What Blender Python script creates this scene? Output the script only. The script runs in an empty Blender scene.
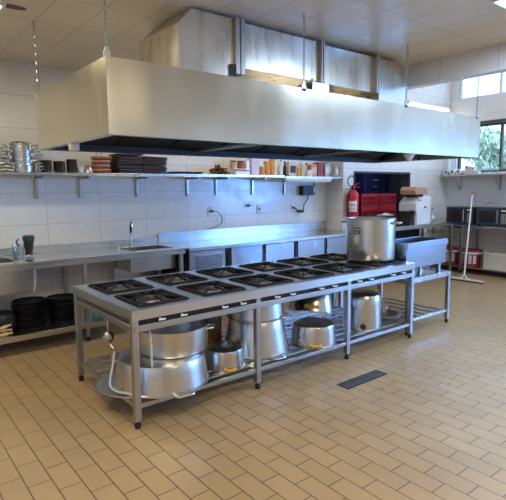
import bpy, math, random
from mathutils import Vector, Matrix, Euler
random.seed(7)
PI = math.pi
COL = bpy.context.scene.collection
SC = bpy.context.scene

# ------------------------------------------------------------------ materials
def new_mat(name):
    m = bpy.data.materials.new(name); m.use_nodes = True
    nt = m.node_tree; b = nt.nodes['Principled BSDF']
    return m, nt, b

def N(nt, kind, **kw):
    n = nt.nodes.new(kind)
    for k, v in kw.items(): setattr(n, k, v)
    return n

def plain(name, col, rough=.5, metal=0., spec=.5, var=.12, scale=8., bump=0., bscale=60., coat=0.):
    m, nt, b = new_mat(name)
    tc = N(nt, 'ShaderNodeTexCoord'); no = N(nt, 'ShaderNodeTexNoise'); no.inputs['Scale'].default_value = scale
    no.inputs['Detail'].default_value = 4
    nt.links.new(tc.outputs['Object'], no.inputs['Vector'])
    r = N(nt, 'ShaderNodeValToRGB')
    c0 = [max(0, c * (1 - var)) for c in col]; c1 = [min(1, c * (1 + var)) for c in col]
    r.color_ramp.elements[0].position = .3; r.color_ramp.elements[1].position = .7
    r.color_ramp.elements[0].color = (*c0, 1); r.color_ramp.elements[1].color = (*c1, 1)
    nt.links.new(no.outputs['Fac'], r.inputs['Fac']); nt.links.new(r.outputs['Color'], b.inputs['Base Color'])
    b.inputs['Roughness'].default_value = rough; b.inputs['Metallic'].default_value = metal
    b.inputs['Specular IOR Level'].default_value = spec; b.inputs['Coat Weight'].default_value = coat
    if bump:
        n2 = N(nt, 'ShaderNodeTexNoise'); n2.inputs['Scale'].default_value = bscale
        nt.links.new(tc.outputs['Object'], n2.inputs['Vector'])
        bp = N(nt, 'ShaderNodeBump'); bp.inputs['Strength'].default_value = bump; bp.inputs['Distance'].default_value = .004
        nt.links.new(n2.outputs['Fac'], bp.inputs['Height']); nt.links.new(bp.outputs['Normal'], b.inputs['Normal'])
    return m

def steel(name, col=(.60, .59, .57), r0=.22, r1=.42, stretch=(1, 1, 14), bump=.05, wave=.0, wscale=1.6, cs=(1, 1, 1), c0=.92, c1=1.06, ws=(1, 1, 1)):
    """brushed sheet metal with smears and slow buckling of the sheet"""
    m, nt, b = new_mat(name)
    tc = N(nt, 'ShaderNodeTexCoord'); mp = N(nt, 'ShaderNodeMapping'); mp.inputs['Scale'].default_value = stretch
    nt.links.new(tc.outputs['Object'], mp.inputs['Vector'])
    no = N(nt, 'ShaderNodeTexNoise'); no.inputs['Scale'].default_value = 6; no.inputs['Detail'].default_value = 6
    nt.links.new(mp.outputs['Vector'], no.inputs['Vector'])
    n3 = N(nt, 'ShaderNodeTexNoise'); n3.inputs['Scale'].default_value = 2.5; n3.inputs['Detail'].default_value = 5
    mp3 = N(nt, 'ShaderNodeMapping'); mp3.inputs['Scale'].default_value = cs
    nt.links.new(tc.outputs['Object'], mp3.inputs['Vector']); nt.links.new(mp3.outputs['Vector'], n3.inputs['Vector'])
    mr = N(nt, 'ShaderNodeMapRange'); mr.inputs['To Min'].default_value = r0; mr.inputs['To Max'].default_value = r1
    mr.inputs['From Min'].default_value = .1; mr.inputs['From Max'].default_value = .9
    nt.links.new(n3.outputs['Fac'], mr.inputs['Value']); nt.links.new(mr.outputs['Result'], b.inputs['Roughness'])
    r = N(nt, 'ShaderNodeValToRGB')
    r.color_ramp.elements[0].position = .15; r.color_ramp.elements[1].position = .85
    r.color_ramp.elements[0].color = (*[c * c0 for c in col], 1); r.color_ramp.elements[1].color = (*[min(1, c * c1) for c in col], 1)
    nt.links.new(n3.outputs['Fac'], r.inputs['Fac']); nt.links.new(r.outputs['Color'], b.inputs['Base Color'])
    b.inputs['Metallic'].default_value = 1
    bp = N(nt, 'ShaderNodeBump'); bp.inputs['Strength'].default_value = bump; bp.inputs['Distance'].default_value = .002
    nt.links.new(no.outputs['Fac'], bp.inputs['Height'])
    last = bp
    if wave:
        n4 = N(nt, 'ShaderNodeTexNoise'); n4.inputs['Scale'].default_value = wscale; n4.inputs['Detail'].default_value = 1
        mp4 = N(nt, 'ShaderNodeMapping'); mp4.inputs['Scale'].default_value = ws
        nt.links.new(tc.outputs['Object'], mp4.inputs['Vector']); nt.links.new(mp4.outputs['Vector'], n4.inputs['Vector'])
        b2 = N(nt, 'ShaderNodeBump'); b2.inputs['Strength'].default_value = 1; b2.inputs['Distance'].default_value = wave
        nt.links.new(n4.outputs['Fac'], b2.inputs['Height']); nt.links.new(bp.outputs['Normal'], b2.inputs['Normal']); last = b2
    nt.links.new(last.outputs['Normal'], b.inputs['Normal'])
    return m

def comb(nt, tc, order, off, out='Object'):
    """vector whose x,y are the chosen axes of the object coordinates, shifted"""
    s = N(nt, 'ShaderNodeSeparateXYZ'); c = N(nt, 'ShaderNodeCombineXYZ')
    nt.links.new(tc.outputs[out], s.inputs[0])
    for i, (ax, o) in enumerate(zip(order, off)):
        a = N(nt, 'ShaderNodeMath', operation='SUBTRACT'); a.inputs[1].default_value = o
        nt.links.new(s.outputs[ax], a.inputs[0]); nt.links.new(a.outputs[0], c.inputs[i])
    return c

def tiled(name, order, off, bw, rh, offset, mortar, c1, c2, cm, rough, bump=.3, smooth=.1, spec=.5, stain=None, wet=None, msm=.15):
    m, nt, b = new_mat(name)
    tc = N(nt, 'ShaderNodeTexCoord'); v = comb(nt, tc, order, off)
    br = N(nt, 'ShaderNodeTexBrick'); br.offset = offset; br.offset_frequency = 2; br.squash = 1
    nt.links.new(v.outputs[0], br.inputs['Vector'])
    br.inputs['Scale'].default_value = 1; br.inputs['Brick Width'].default_value = bw; br.inputs['Row Height'].default_value = rh
    br.inputs['Mortar Size'].default_value = mortar; br.inputs['Mortar Smooth'].default_value = msm
    br.inputs['Color1'].default_value = (*c1, 1); br.inputs['Color2'].default_value = (*c2, 1); br.inputs['Mortar'].default_value = (*cm, 1)
    colout = br.outputs['Color']
    if stain:
        no = N(nt, 'ShaderNodeTexNoise'); no.inputs['Scale'].default_value = 1.7; no.inputs['Detail'].default_value = 7
        nt.links.new(tc.outputs['Object'], no.inputs['Vector'])
        mr = N(nt, 'ShaderNodeMapRange'); mr.inputs['From Min'].default_value = .3; mr.inputs['From Max'].default_value = .7
        mr.inputs['To Min'].default_value = stain[0]; mr.inputs['To Max'].default_value = stain[1]
        nt.links.new(no.outputs['Fac'], mr.inputs['Value'])
        mx = N(nt, 'ShaderNodeVectorMath', operation='SCALE')
        nt.links.new(colout, mx.inputs[0]); nt.links.new(mr.outputs['Result'], mx.inputs['Scale'])
        colout = mx.outputs[0]
    nt.links.new(colout, b.inputs['Base Color'])
    # roughness: worn gloss plus wet patches of their own shape
    n2 = N(nt, 'ShaderNodeTexNoise'); n2.inputs['Scale'].default_value = 9; n2.inputs['Detail'].default_value = 5
    nt.links.new(tc.outputs['Object'], n2.inputs['Vector'])
    m2 = N(nt, 'ShaderNodeMapRange'); m2.inputs['From Min'].default_value = .3; m2.inputs['From Max'].default_value = .7
    m2.inputs['To Min'].default_value = rough[0]; m2.inputs['To Max'].default_value = rough[1]
    nt.links.new(n2.outputs['Fac'], m2.inputs['Value'])
    ro = m2.outputs['Result']
    nt.links.new(ro, b.inputs['Roughness'])
    b.inputs['Specular IOR Level'].default_value = spec
    inv = N(nt, 'ShaderNodeMath', operation='SUBTRACT'); inv.inputs[0].default_value = 1
    nt.links.new(br.outputs['Fac'], inv.inputs[1])
    bp = N(nt, 'ShaderNodeBump'); bp.inputs['Strength'].default_value = bump; bp.inputs['Distance'].default_value = .004
    nt.links.new(inv.outputs[0], bp.inputs['Height']); nt.links.new(bp.outputs['Normal'], b.inputs['Normal'])
    return m

def emit(name, col, s):
    m, nt, b = new_mat(name)
    b.inputs['Base Color'].default_value = (*col, 1); b.inputs['Emission Color'].default_value = (*col, 1)
    b.inputs['Emission Strength'].default_value = s
    return m

def glassy(name, tint=(1, 1, 1), mixf=.1, rough=.03):
    m, nt, b = new_mat(name)
    out = nt.nodes['Material Output']
    t = N(nt, 'ShaderNodeBsdfTransparent'); t.inputs[0].default_value = (*tint, 1)
    g = N(nt, 'ShaderNodeBsdfGlossy'); g.inputs['Roughness'].default_value = rough
    lw = N(nt, 'ShaderNodeLayerWeight'); lw.inputs['Blend'].default_value = .5
    pw = N(nt, 'ShaderNodeMath', operation='POWER'); pw.inputs[1].default_value = 4; nt.links.new(lw.outputs['Facing'], pw.inputs[0])
    ma = N(nt, 'ShaderNodeMath', operation='MULTIPLY_ADD'); ma.inputs[1].default_value = .7; ma.inputs[2].default_value = mixf * .4; nt.links.new(pw.outputs[0], ma.inputs[0])
    mx = N(nt, 'ShaderNodeMixShader')
    nt.links.new(ma.outputs[0], mx.inputs[0]); nt.links.new(t.outputs[0], mx.inputs[1]); nt.links.new(g.outputs[0], mx.inputs[2])
    nt.links.new(mx.outputs[0], out.inputs['Surface'])
    return m

M = {}
M['steel'] = steel('steel_brushed', (.62, .61, .6), .2, .32, (3, 3, 3), .012)
M['steel_h'] = steel('steel_counter', (.62, .62, .61), .20, .28, (3, 3, 3), .012, .003)
M['steel_hood'] = steel('steel_hood_sheet', (.66, .585, .44), .20, .30, (2, 2, 2), 0.006, .024, 1.0, cs=(1.5, 1.5, .5), c0=.84, c1=1.1, ws=(2.2, 2.2, .18))
M['steel_duct'] = steel('galvanised_duct', (.76, .71, .59), .22, .36, (2, 2, 2), .01, .012, 1.8, cs=(4, 4, .8), c0=.68, c1=1.15)
M['steel_frame'] = steel('steel_tube', (.46, .44, .41), .28, .45, (2, 2, 2), .03)
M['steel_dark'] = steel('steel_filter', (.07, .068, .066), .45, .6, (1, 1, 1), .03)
M['alu'] = steel('aluminium_pot', (.62, .605, .575), .24, .34, (3, 3, 3), .005, cs=(1, 1, 1), c0=.95, c1=1.04)
M['alu_dull'] = steel('aluminium_lid', (.64, .65, .65), .3, .45, (3, 3, 3), .02)
M['blue_film'] = steel('steel_splash_sheet', (.42, .47, .55), .20, .28, (2, 2, 2), .02)
M['iron'] = plain('cast_iron', (.020, .018, .017), .65, 0, .25, .3, 30, .2, 90)
M['burner'] = steel('burner_metal', (.22, .20, .185), .35, .55, (3, 3, 3), .1)
M['enamel_black'] = plain('black_enamel', (.028, .024, .022), .4, 0, .3, .3, 12)
M['black'] = plain('black_plastic', (.012, .012, .014), .4, 0, .5, .3)
M['black_tray'] = plain('black_tray_metal', (.010, .010, .013), .42, 0, .5, .3)
M['dark_brown'] = plain('dark_brown_tray', (.045, .03, .026), .5, 0, .4, .3)
M['rubber'] = plain('rubber', (.012, .012, .012), .7)
M['white'] = plain('white_plastic', (.74, .74, .72), .4, var=.04)
M['white_paint'] = plain('white_paint', (.72, .72, .70), .5, var=.04)
M['white_enamel'] = plain('white_enamel', (.74, .74, .75), .3, var=.04)
M['cream'] = plain('cream_plastic', (.62, .56, .46), .5, var=.1)
M['tan'] = plain('tan_lid', (.50, .27, .16), .45, var=.12)
M['red'] = plain('red_paint', (.55, .015, .02), .3, var=.1)
M['red_crate'] = plain('red_crate_plastic', (.36, .010, .022), .45, var=.12)
M['red_bucket'] = plain('red_bucket', (.30, .02, .03), .4, var=.15)
M['label_white'] = plain('white_label', (.72, .70, .68), .5, var=.06, scale=40)
M['label_dark'] = plain('dark_label', (.03, .04, .10), .4, var=.2)
M['label_pale'] = plain('pale_sticker', (.74, .76, .60), .5, var=.12, scale=60)
M['gold'] = plain('yellow_handle', (.62, .36, .05), .4, .2, var=.15)
M['wood'] = plain('pale_wood', (.60, .42, .24), .6, var=.15, scale=20)
M['hose_white'] = plain('white_hose', (.44, .46, .46), .45, var=.08)
M['brass'] = plain('dull_brass', (.45, .38, .28), .4, .8)
M['navy'] = plain('navy_enamel', (.04, .07, .22), .3, var=.2)
M['darkglass'] = plain('dark_glass', (.03, .045, .06), .08, 0, .6, .1)
M['pantry_shade'] = plain('shaded_pantry_wall', (.10, .10, .12), .7)  # unlit interior: its shade is put into the wall colour
M['teal'] = plain('dark_teal_plastic', (.012, .045, .055), .3, var=.15)
M['teal_bright'] = plain('teal_bottle', (.06, .22, .27), .4, var=.15)
M['clear'] = glassy('clear_plastic', (.93, .96, .97), .25)
M['pane'] = glassy('window_glass', (.97, 1, 1), .08)
M['frame_white'] = plain('white_window_frame', (.70, .72, .74), .45, var=.04)
M['frame_dark'] = plain('dark_window_frame', (.06, .06, .07), .5)
M['copper'] = plain('reddish_basket', (.36, .085, .05), .45, .1, var=.35, scale=45)
M['basket_pale'] = plain('pale_basket_trim', (.55, .42, .28), .5, var=.2, scale=40)
M['dried'] = plain('dried_brown', (.13, .06, .03), .8, var=.6, scale=40)
M['amber'] = plain('amber_food', (.50, .24, .05), .4, var=.35, scale=30)
M['orange'] = plain('orange_pack', (.62, .26, .05), .45, var=.25, scale=30)
M['beige'] = plain('beige_pack', (.60, .50, .38), .5, var=.2, scale=40)
M['lilac'] = plain('lilac_pack', (.58, .54, .66), .5, var=.08)
M['dark_red'] = plain('dark_red_pack', (.30, .03, .03), .45, var=.2)
M['grey_pack'] = plain('grey_pack', (.42, .43, .40), .5, var=.35, scale=50)
M['leaf'] = plain('overexposed_leaf', (.38, .52, .42), .6, var=.3, scale=2)  # leaves paled; outdoor overexposure is put into their colour
M['bark'] = plain('bark', (.12, .085, .06), .9, var=.4)
M['chain'] = steel('chain_zinc', (.36, .36, .34), .3, .5, (2, 2, 2), .05)
M['tube'] = emit('lit_tube', (1.0, .97, .90), 9)
M['diffuser'] = emit('lit_diffuser', (1.0, .97, .90), 5)
M['gutter_shade'] = plain('shaded_gutter_metal', (.03, .029, .028), .55, 0, .3)  # rear gutter's underside shade, put into the colour
M['asphalt'] = plain('outside_paving', (.22, .21, .19), .9)
M['cream_paint'] = plain('cream_wall_paint', (.60, .53, .40), .5, var=.04)

TX, TZ = 1.62, 1.2
wall_c = dict(bw=.6, rh=.342, offset=0, mortar=.0022, c1=(.70, .69, .665), c2=(.73, .72, .69), cm=(.34, .34, .33), rough=(.16, .3), bump=.15, stain=(.94, 1.04))
M['wall_x'] = tiled('wall_tile_back', (0, 2, 1), (TX - .6 * 20, TZ - .342 * 20, 0), **wall_c)
M['wall_y'] = tiled('wall_tile_side', (1, 2, 0), (5.33 - .6 * 20, TZ - .342 * 20, 0), **wall_c)
M['floor'] = tiled('floor_tile', (1, 0, 2), (1.292 - .251 * 40, 2.4514 - .1251 * 41, 0), bw=.251, rh=.1251, offset=.5, mortar=.0032,
                   c1=(.375, .252, .120), c2=(.405, .275, .138), cm=(.075, .048, .03), rough=(.30, .37), bump=.45, stain=(.90, 1.06), spec=.8)
M['ceil'] = tiled('ceiling_panel', (0, 1, 2), (1.2 - .34 * 30, 2.42 - .61 * 30, 0), bw=.34, rh=.61, offset=0, mortar=.003,
                  c1=(.72, .63, .50), c2=(.74, .65, .52), cm=(.32, .29, .24), rough=(.35, .5), bump=.15, stain=(.96, 1.03), msm=.3)
M['plaster'] = plain('upper_plaster', (.74, .73, .76), .6, var=.03)

# ------------------------------------------------------------------ mesh building
class MB:
    def __init__(s): s.v = []; s.f = []; s.mi = []; s.cur = 0
    def mat(s, i): s.cur = i; return s
    def _add(s, vs, fs, X=None):
        o = len(s.v)
        for p in vs:
            p = Vector(p); s.v.append(tuple(X @ p) if X else tuple(p))
        for f in fs: s.f.append([i + o for i in f]); s.mi.append(s.cur)
        return s
    def box(s, a, b, X=None):
        (x0, y0, z0), (x1, y1, z1) = a, b
        x0, x1 = sorted((x0, x1)); y0, y1 = sorted((y0, y1)); z0, z1 = sorted((z0, z1))
        vs = [(x0, y0, z0), (x1, y0, z0), (x1, y1, z0), (x0, y1, z0), (x0, y0, z1), (x1, y0, z1), (x1, y1, z1), (x0, y1, z1)]
        return s._add(vs, [(0, 3, 2, 1), (4, 5, 6, 7), (0, 1, 5, 4), (1, 2, 6, 5), (2, 3, 7, 6), (3, 0, 4, 7)], X)
    def cbox(s, c, d, X=None):
        return s.box([c[i] - d[i] / 2 for i in range(3)], [c[i] + d[i] / 2 for i in range(3)], X)
    def lathe(s, prof, n=32, X=None, cap=True):
        """prof: (r,z) pairs from first to last, spun about z"""
        vs = []; fs = []; idx = []
        for r, z in prof:
            if r < 1e-6: idx.append([len(vs)]); vs.append((0, 0, z))
            else:
                idx.append(list(range(len(vs), len(vs) + n)))
                for k in range(n): a = 2 * PI * k / n; vs.append((r * math.cos(a), r * math.sin(a), z))
        for A, B in zip(idx, idx[1:]):
            for k in range(n):
                k2 = (k + 1) % n
                if len(A) == 1 and len(B) == 1: continue
                if len(A) == 1: fs.append((A[0], B[k2], B[k]))
                elif len(B) == 1: fs.append((A[k], A[k2], B[0]))
                else: fs.append((A[k], A[k2], B[k2], B[k]))
        return s._add(vs, fs, X)
    def cyl(s, c, r, h, n=20, X=None, r2=None):
        T = Matrix.Translation(c)
        if X: T = X @ T
        r2 = r if r2 is None else r2
        return s.lathe([(0, 0), (r, 0), (r2, h), (0, h)], n, T)
    def rod(s, p, q, r, n=10):
        p = Vector(p); q = Vector(q); d = q - p
        if d.length < 1e-6: return s
        T = Matrix.Translation(p) @ d.to_track_quat('Z', 'Y').to_matrix().to_4x4()
        return s.lathe([(0, 0), (r, 0), (r, d.length), (0, d.length)], n, T)
    def bar(s, p, q, w, h):
        """square bar from p to q"""
        p = Vector(p); q = Vector(q); d = q - p
        T = Matrix.Translation(p) @ d.to_track_quat('Z', 'Y').to_matrix().to_4x4()
        return s.box((-w / 2, -h / 2, 0), (w / 2, h / 2, d.length), T)
    def tube(s, pts, r, n=8, closed=False, sub=0, X=None):
        P = [Vector(p) for p in pts]
        if sub:                                   # Catmull-Rom
            Q = []; m = len(P); rng = range(m if closed else m - 1)
            for i in rng:
                g = (lambda j: P[j % m]) if closed else (lambda j: P[min(max(j, 0), m - 1)])
                a, b, c, d = g(i - 1), g(i), g(i + 1), g(i + 2)
                for k in range(sub):
                    t = k / sub
                    Q.append(.5 * ((2 * b) + (c - a) * t + (2 * a - 5 * b + 4 * c - d) * t * t + (3 * b - a - 3 * c + d) * t ** 3))
            if not closed: Q.append(P[-1])
            P = Q
        m = len(P); vs = []; fs = []
        T0 = (P[1] - P[0]).normalized(); up = Vector((0, 0, 1)) if abs(T0.z) < .9 else Vector((1, 0, 0))
        nrm = T0.cross(up).normalized()
        for i in range(m):
            if closed: T = (P[(i + 1) % m] - P[i - 1]).normalized()
            else: T = (P[min(i + 1, m - 1)] - P[max(i - 1, 0)]).normalized()
            nrm = (nrm - T * nrm.dot(T)).normalized(); bn = T.cross(nrm)
            for k in range(n):
                a = 2 * PI * k / n; vs.append(P[i] + (nrm * math.cos(a) + bn * math.sin(a)) * r)
        for i in range(m if closed else m - 1):
            j = (i + 1) % m
            for k in range(n):
                k2 = (k + 1) % n; fs.append((i * n + k, i * n + k2, j * n + k2, j * n + k))
        if not closed: fs.append(tuple(range(n))[::-1]); fs.append(tuple((m - 1) * n + k for k in range(n)))
        return s._add(vs, fs, X)
    def prism(s, poly, axis, a, b):
        """polygon (2D, ccw) extruded along axis 0/1/2 from a to b"""
        def P(p, t):
            r = list(p); r.insert(axis, t); return r
        n = len(poly); vs = [P(p, a) for p in poly] + [P(p, b) for p in poly]
        fs = [tuple(range(n))[::-1], tuple(range(n, 2 * n))] + [(i, (i + 1) % n, n + (i + 1) % n, n + i) for i in range(n)]
        return s._add(vs, fs)

def build(name, mb, mat, parent=None, loc=(0, 0, 0), rot=(0, 0, 0), bevel=0, smooth=True):
    me = bpy.data.meshes.new(name); me.from_pydata(mb.v, [], mb.f)
    mats = mat if isinstance(mat, (list, tuple)) else [mat]
    for m in mats: me.materials.append(m)
    me.polygons.foreach_set('material_index', [min(i, len(mats) - 1) for i in mb.mi])
    import bmesh
    bm = bmesh.new(); bm.from_mesh(me); bmesh.ops.recalc_face_normals(bm, faces=bm.faces[:]); bm.to_mesh(me); bm.free()
    if smooth:
        me.polygons.foreach_set('use_smooth', [True] * len(me.polygons)); me.set_sharp_from_angle(angle=math.radians(35))
    o = bpy.data.objects.new(name, me); COL.objects.link(o)
    o.location = loc; o.rotation_euler = rot
    if parent: o.parent = parent
    if bevel:
        b = o.modifiers.new('Bevel', 'BEVEL'); b.width = bevel; b.segments = 2; b.limit_method = 'ANGLE'; b.angle_limit = math.radians(50)
    return o

def tag(o, label, cat, group=None, kind=None):
    o['label'] = label; o['category'] = cat
    if group: o['group'] = group
    if kind: o['kind'] = kind
    return o

def thing(name, label, cat, loc=(0, 0, 0), rot=(0, 0, 0), group=None):
    o = bpy.data.objects.new(name, None); o.empty_display_size = .1; COL.objects.link(o)
    o.location = loc; o.rotation_euler = rot
    return tag(o, label, cat, group)

def dup(root, loc, rot=None, label=None, group=None, scale=None):
    r = root.copy(); COL.objects.link(r); r.location = loc
    if rot is not None: r.rotation_euler = rot
    if scale: r.scale = scale
    if label: r['label'] = label
    if group: r['group'] = group
    for ch in list(root.children):
        c = ch.copy(); COL.objects.link(c); c.parent = r
        for g in list(ch.children):
            d = g.copy(); COL.objects.link(d); d.parent = c
    return r

def part(name, parent, mat, fn, bevel=0, **kw):
    mb = MB(); fn(mb); return build(name, mb, mat, parent, bevel=bevel, **kw)

def struct(name, mb, mat, label, cat, bevel=0, smooth=False):
    return tag(build(name, mb, mat, bevel=bevel, smooth=smooth), label, cat, kind='structure')

ORD = ['topmost', 'second from the top', 'third from the top', 'fourth from the top', 'fifth from the top', 'sixth from the top', 'seventh from the top',
       'eighth from the top', 'ninth from the top', 'tenth from the top', 'eleventh from the top', 'twelfth from the top', 'thirteenth from the top', 'fourteenth from the top']
def ordn(i, n): return 'bottom' if i == n - 1 else ORD[i]

# ------------------------------------------------------------------ room shell
XL, XR, YF, YB, YN, XC = -1.6, 9.2, -4.6, 5.7, 5.33, 6.1
ZC, ZH, XB = 2.9, 4.9, 4.83
struct('floor', MB().box((XL - .2, YF - .2, -.12), (XR + .2, 7.4, 0)), M['floor'], 'tan brick-shaped floor tiles with dark joints', 'floor')
struct('wall_back', MB().box((XL - .2, YB, 0), (XC, YB + .2, ZH + .1)), M['wall_x'], 'white tiled wall behind the long steel counters', 'wall')
# wall with the dark opening
NX0, NX1, NZ = 6.37, 7.9, 1.815
YP = YN + .14
w = MB().box((XC, YN, 0), (NX0, YP, ZH + .1)).box((NX1, YN, 0), (XR + .2, YP, ZH + .1)).box((NX0, YN, NZ), (NX1, YP, ZH + .1)).box((XC, YP, 0), (XC + .12, YB + .2, ZH + .1))
struct('wall_corner', w, M['wall_x'], 'white tiled wall around the dark opening in the far corner', 'wall')
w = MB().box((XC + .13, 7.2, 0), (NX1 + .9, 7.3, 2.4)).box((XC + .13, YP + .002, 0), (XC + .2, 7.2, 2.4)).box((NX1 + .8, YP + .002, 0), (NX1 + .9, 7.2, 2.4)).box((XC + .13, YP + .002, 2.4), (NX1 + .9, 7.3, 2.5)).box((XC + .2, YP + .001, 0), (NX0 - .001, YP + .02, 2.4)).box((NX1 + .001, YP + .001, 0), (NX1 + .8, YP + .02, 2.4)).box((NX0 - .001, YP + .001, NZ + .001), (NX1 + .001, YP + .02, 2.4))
struct('wall_pantry', w, M['pantry_shade'], 'inner walls seen through the opening, coloured dark for their shade', 'wall')
t = MB().box((NX0, YN - .012, NZ), (NX1, YN, NZ + .025)).box((NX0 - .02, YN - .012, 0), (NX0, YN, NZ + .025)).box((NX1, YN - .012, 0), (NX1 + .02, YN, NZ + .025))
t.box((NX1 - .008, YN, 0), (NX1, YP + .02, NZ)).box((NX0, YN, 0), (NX0 + .008, YP + .02, NZ)).box((NX0 + .008, YN, NZ - .008), (NX1 - .008, YP + .02, NZ))  # dark linings over the reveals stand in for the opening's shade
struct('trim_1', t, M['frame_dark'], 'thin dark frame and shade-coloured lining around the opening behind the red crates', 'trim')
# right wall with window openings: holes = (y0,y1,z0,z1)
def wall_with_holes(x0, x1, y0, y1, z0, z1, holes):
    mb = MB(); ys = sorted({y0, y1, *[h[0] for h in holes], *[h[1] for h in holes]})
    for a, b in zip(ys, ys[1:]):
        zz = sorted([(h[2], h[3]) for h in holes if h[0] <= a + 1e-6 and h[1] >= b - 1e-6]); z = z0
        for p, q in zz:
            if p > z: mb.box((x0, a, z), (x1, b, p))
            z = q
        if z < z1: mb.box((x0, a, z), (x1, b, z1))
    return mb
W1 = (1.6, 5.16, 1.84, 2.73); W2 = (-.4, 5.2, 3.2, 4.6); W3 = (-3.2, .7, 1.0, 1.85)
struct('wall_right', wall_with_holes(XR, XR + .2, YF - .2, 5.9, 0, ZH + .1, [W1, W2, W3]), M['wall_y'], 'white tiled right wall with the shelf and windows', 'wall')
struct('wall_left', MB().box((XL - .2, YF - .2, 0), (XL, YB + .2, ZH + .1)), M['wall_y'], 'white tiled wall left of the camera', 'wall')
struct('wall_front', MB().box((XL - .2, YF - .2, 0), (XR + .2, YF, ZH + .1)), M['cream_paint'], 'cream painted wall behind the camera', 'wall')
struct('ceiling', MB().box((XL - .2, YF - .2, ZC), (XB, YB + .2, ZC + .06)), M['ceil'], 'low pale panelled ceiling above the hood', 'ceiling')
struct('ceiling_raised', MB().box((XB, YF - .2, ZH), (XR + .2, 5.9, ZH + .06)), M['plaster'], 'higher white ceiling beyond the beam', 'ceiling')
struct('trim_2', MB().box((XB, YF - .2, 2.665), (XB + .13, YB, ZH)), M['wall_y'], 'tiled beam where the low ceiling ends', 'beam')

def window(name, W, label, mull, frame, t=.05, rails=()):
    y0, y1, z0, z1 = W; x = XR + .06
    mb = MB().box((x, y0, z0), (x + .06, y1, z0 + t)).box((x, y0, z1 - t), (x + .06, y1, z1)).box((x, y0, z0 + t), (x + .06, y0 + t, z1 - t)).box((x, y1 - t, z0 + t), (x + .06, y1, z1 - t))
    for m in mull: mb.box((x, m - .02, z0 + t), (x + .06, m + .02, z1 - t))
    for z in rails: mb.box((x + .005, y0 + t, z - .015), (x + .055, y1 - t, z + .015))
    o = tag(build(name, mb, frame), label, 'window', kind='structure')
    build('pane', MB().box((x + .028, y0 + t, z0 + t), (x + .032, y1 - t, z1 - t)), M['pane'], o, smooth=False)
    return o
window('window_1', W1, 'wide window above the right shelf looking out on trees', (2.56, 3.45, 4.34), M['frame_dark'], .04)
window('window_2', W2, 'high narrow window near the raised ceiling', (.4, 1.3, 2.2, 3.1, 3.75, 4.4), M['frame_white'], .06, (3.66,))
window('window_3', W3, 'large side window to the right of the camera', (-2.2, -1.2, -.2), M['frame_white'], .05)
struct('trim_3', MB().box((XR - .012, W1[0], W1[3]), (XR, W1[1] + .03, W1[3] + .05)), M['frame_dark'], 'dark lintel strip along the top of the wide window', 'trim')
# opened sash standing at the left end of the wide window
o = thing('window_sash', 'white open sash at the far end of the wide window', 'window sash', (XR - .02, 5.13, 1.86), (0, 0, 0))
part('sash_frame', o, M['frame_white'], lambda b: b.box((-.30, 0, 0), (-.26, .03, .8)).box((-.04, 0, 0), (0, .03, .8)).box((-.26, 0, 0), (-.04, .03, .04)).box((-.26, 0, .76), (-.04, .03, .8)))
part('sash_pane', o, M['pane'], lambda b: b.box((-.26, .012, .04), (-.04, .016, .76)), smooth=False)

# outside
struct('ground', MB().box((XR + .2, -14, -.2), (40, 26, -.05)), M['asphalt'], 'pale paving outside the windows', 'ground')
def tree(loc, R, h, label, seed):
    rnd = random.Random(seed)
    o = thing('tree', label, 'tree', loc, group='trees outside the window')
    part('trunk', o, M['bark'], lambda b: (b.tube([(0, 0, 0), (.05, .03, h * .3), (-.04, .05, h * .6), (0, 0, h)], .10, 8, sub=4), b.tube([(-.02, .04, h * .5), (.5, .3, h * .8), (.9, .5, h)], .05, 6, sub=4), b.tube([(0, .03, h * .4), (-.4, -.5, h * .75), (-.6, -.9, h)], .05, 6, sub=4)))
    mb = MB()
    blobs = [(Vector((rnd.uniform(-1, 1) * R * .7, rnd.uniform(-1, 1) * R * .8, h + rnd.uniform(-.8, .8) * R * .6)), R * rnd.uniform(.35, .6)) for _ in range(14)]
    for k in range(2600):
        c, r = rnd.choice(blobs); d = Vector((rnd.gauss(0, 1), rnd.gauss(0, 1), rnd.gauss(0, 1))).normalized() * r * rnd.uniform(.5, 1)
        X = Matrix.Translation(c + d) @ Euler((rnd.uniform(0, 6), rnd.uniform(0, 6), rnd.uniform(0, 6))).to_matrix().to_4x4()
        s_ = rnd.uniform(.06, .12)
        mb._add([(-s_, 0, 0), (0, -s_ * .5, .02), (s_, 0, 0), (0, s_ * .5, .02)], [(0, 1, 2, 3)], X)
    build('foliage', mb, M['leaf'], o, smooth=False)
tree((14.5, 6.9, -.05), .95, 2.5, 'round leafy tree outside, left in the wide window', 1)
tree((15.8, 4.3, -.05), .95, 2.3, 'leafy tree outside near the window mullion', 2)

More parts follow.
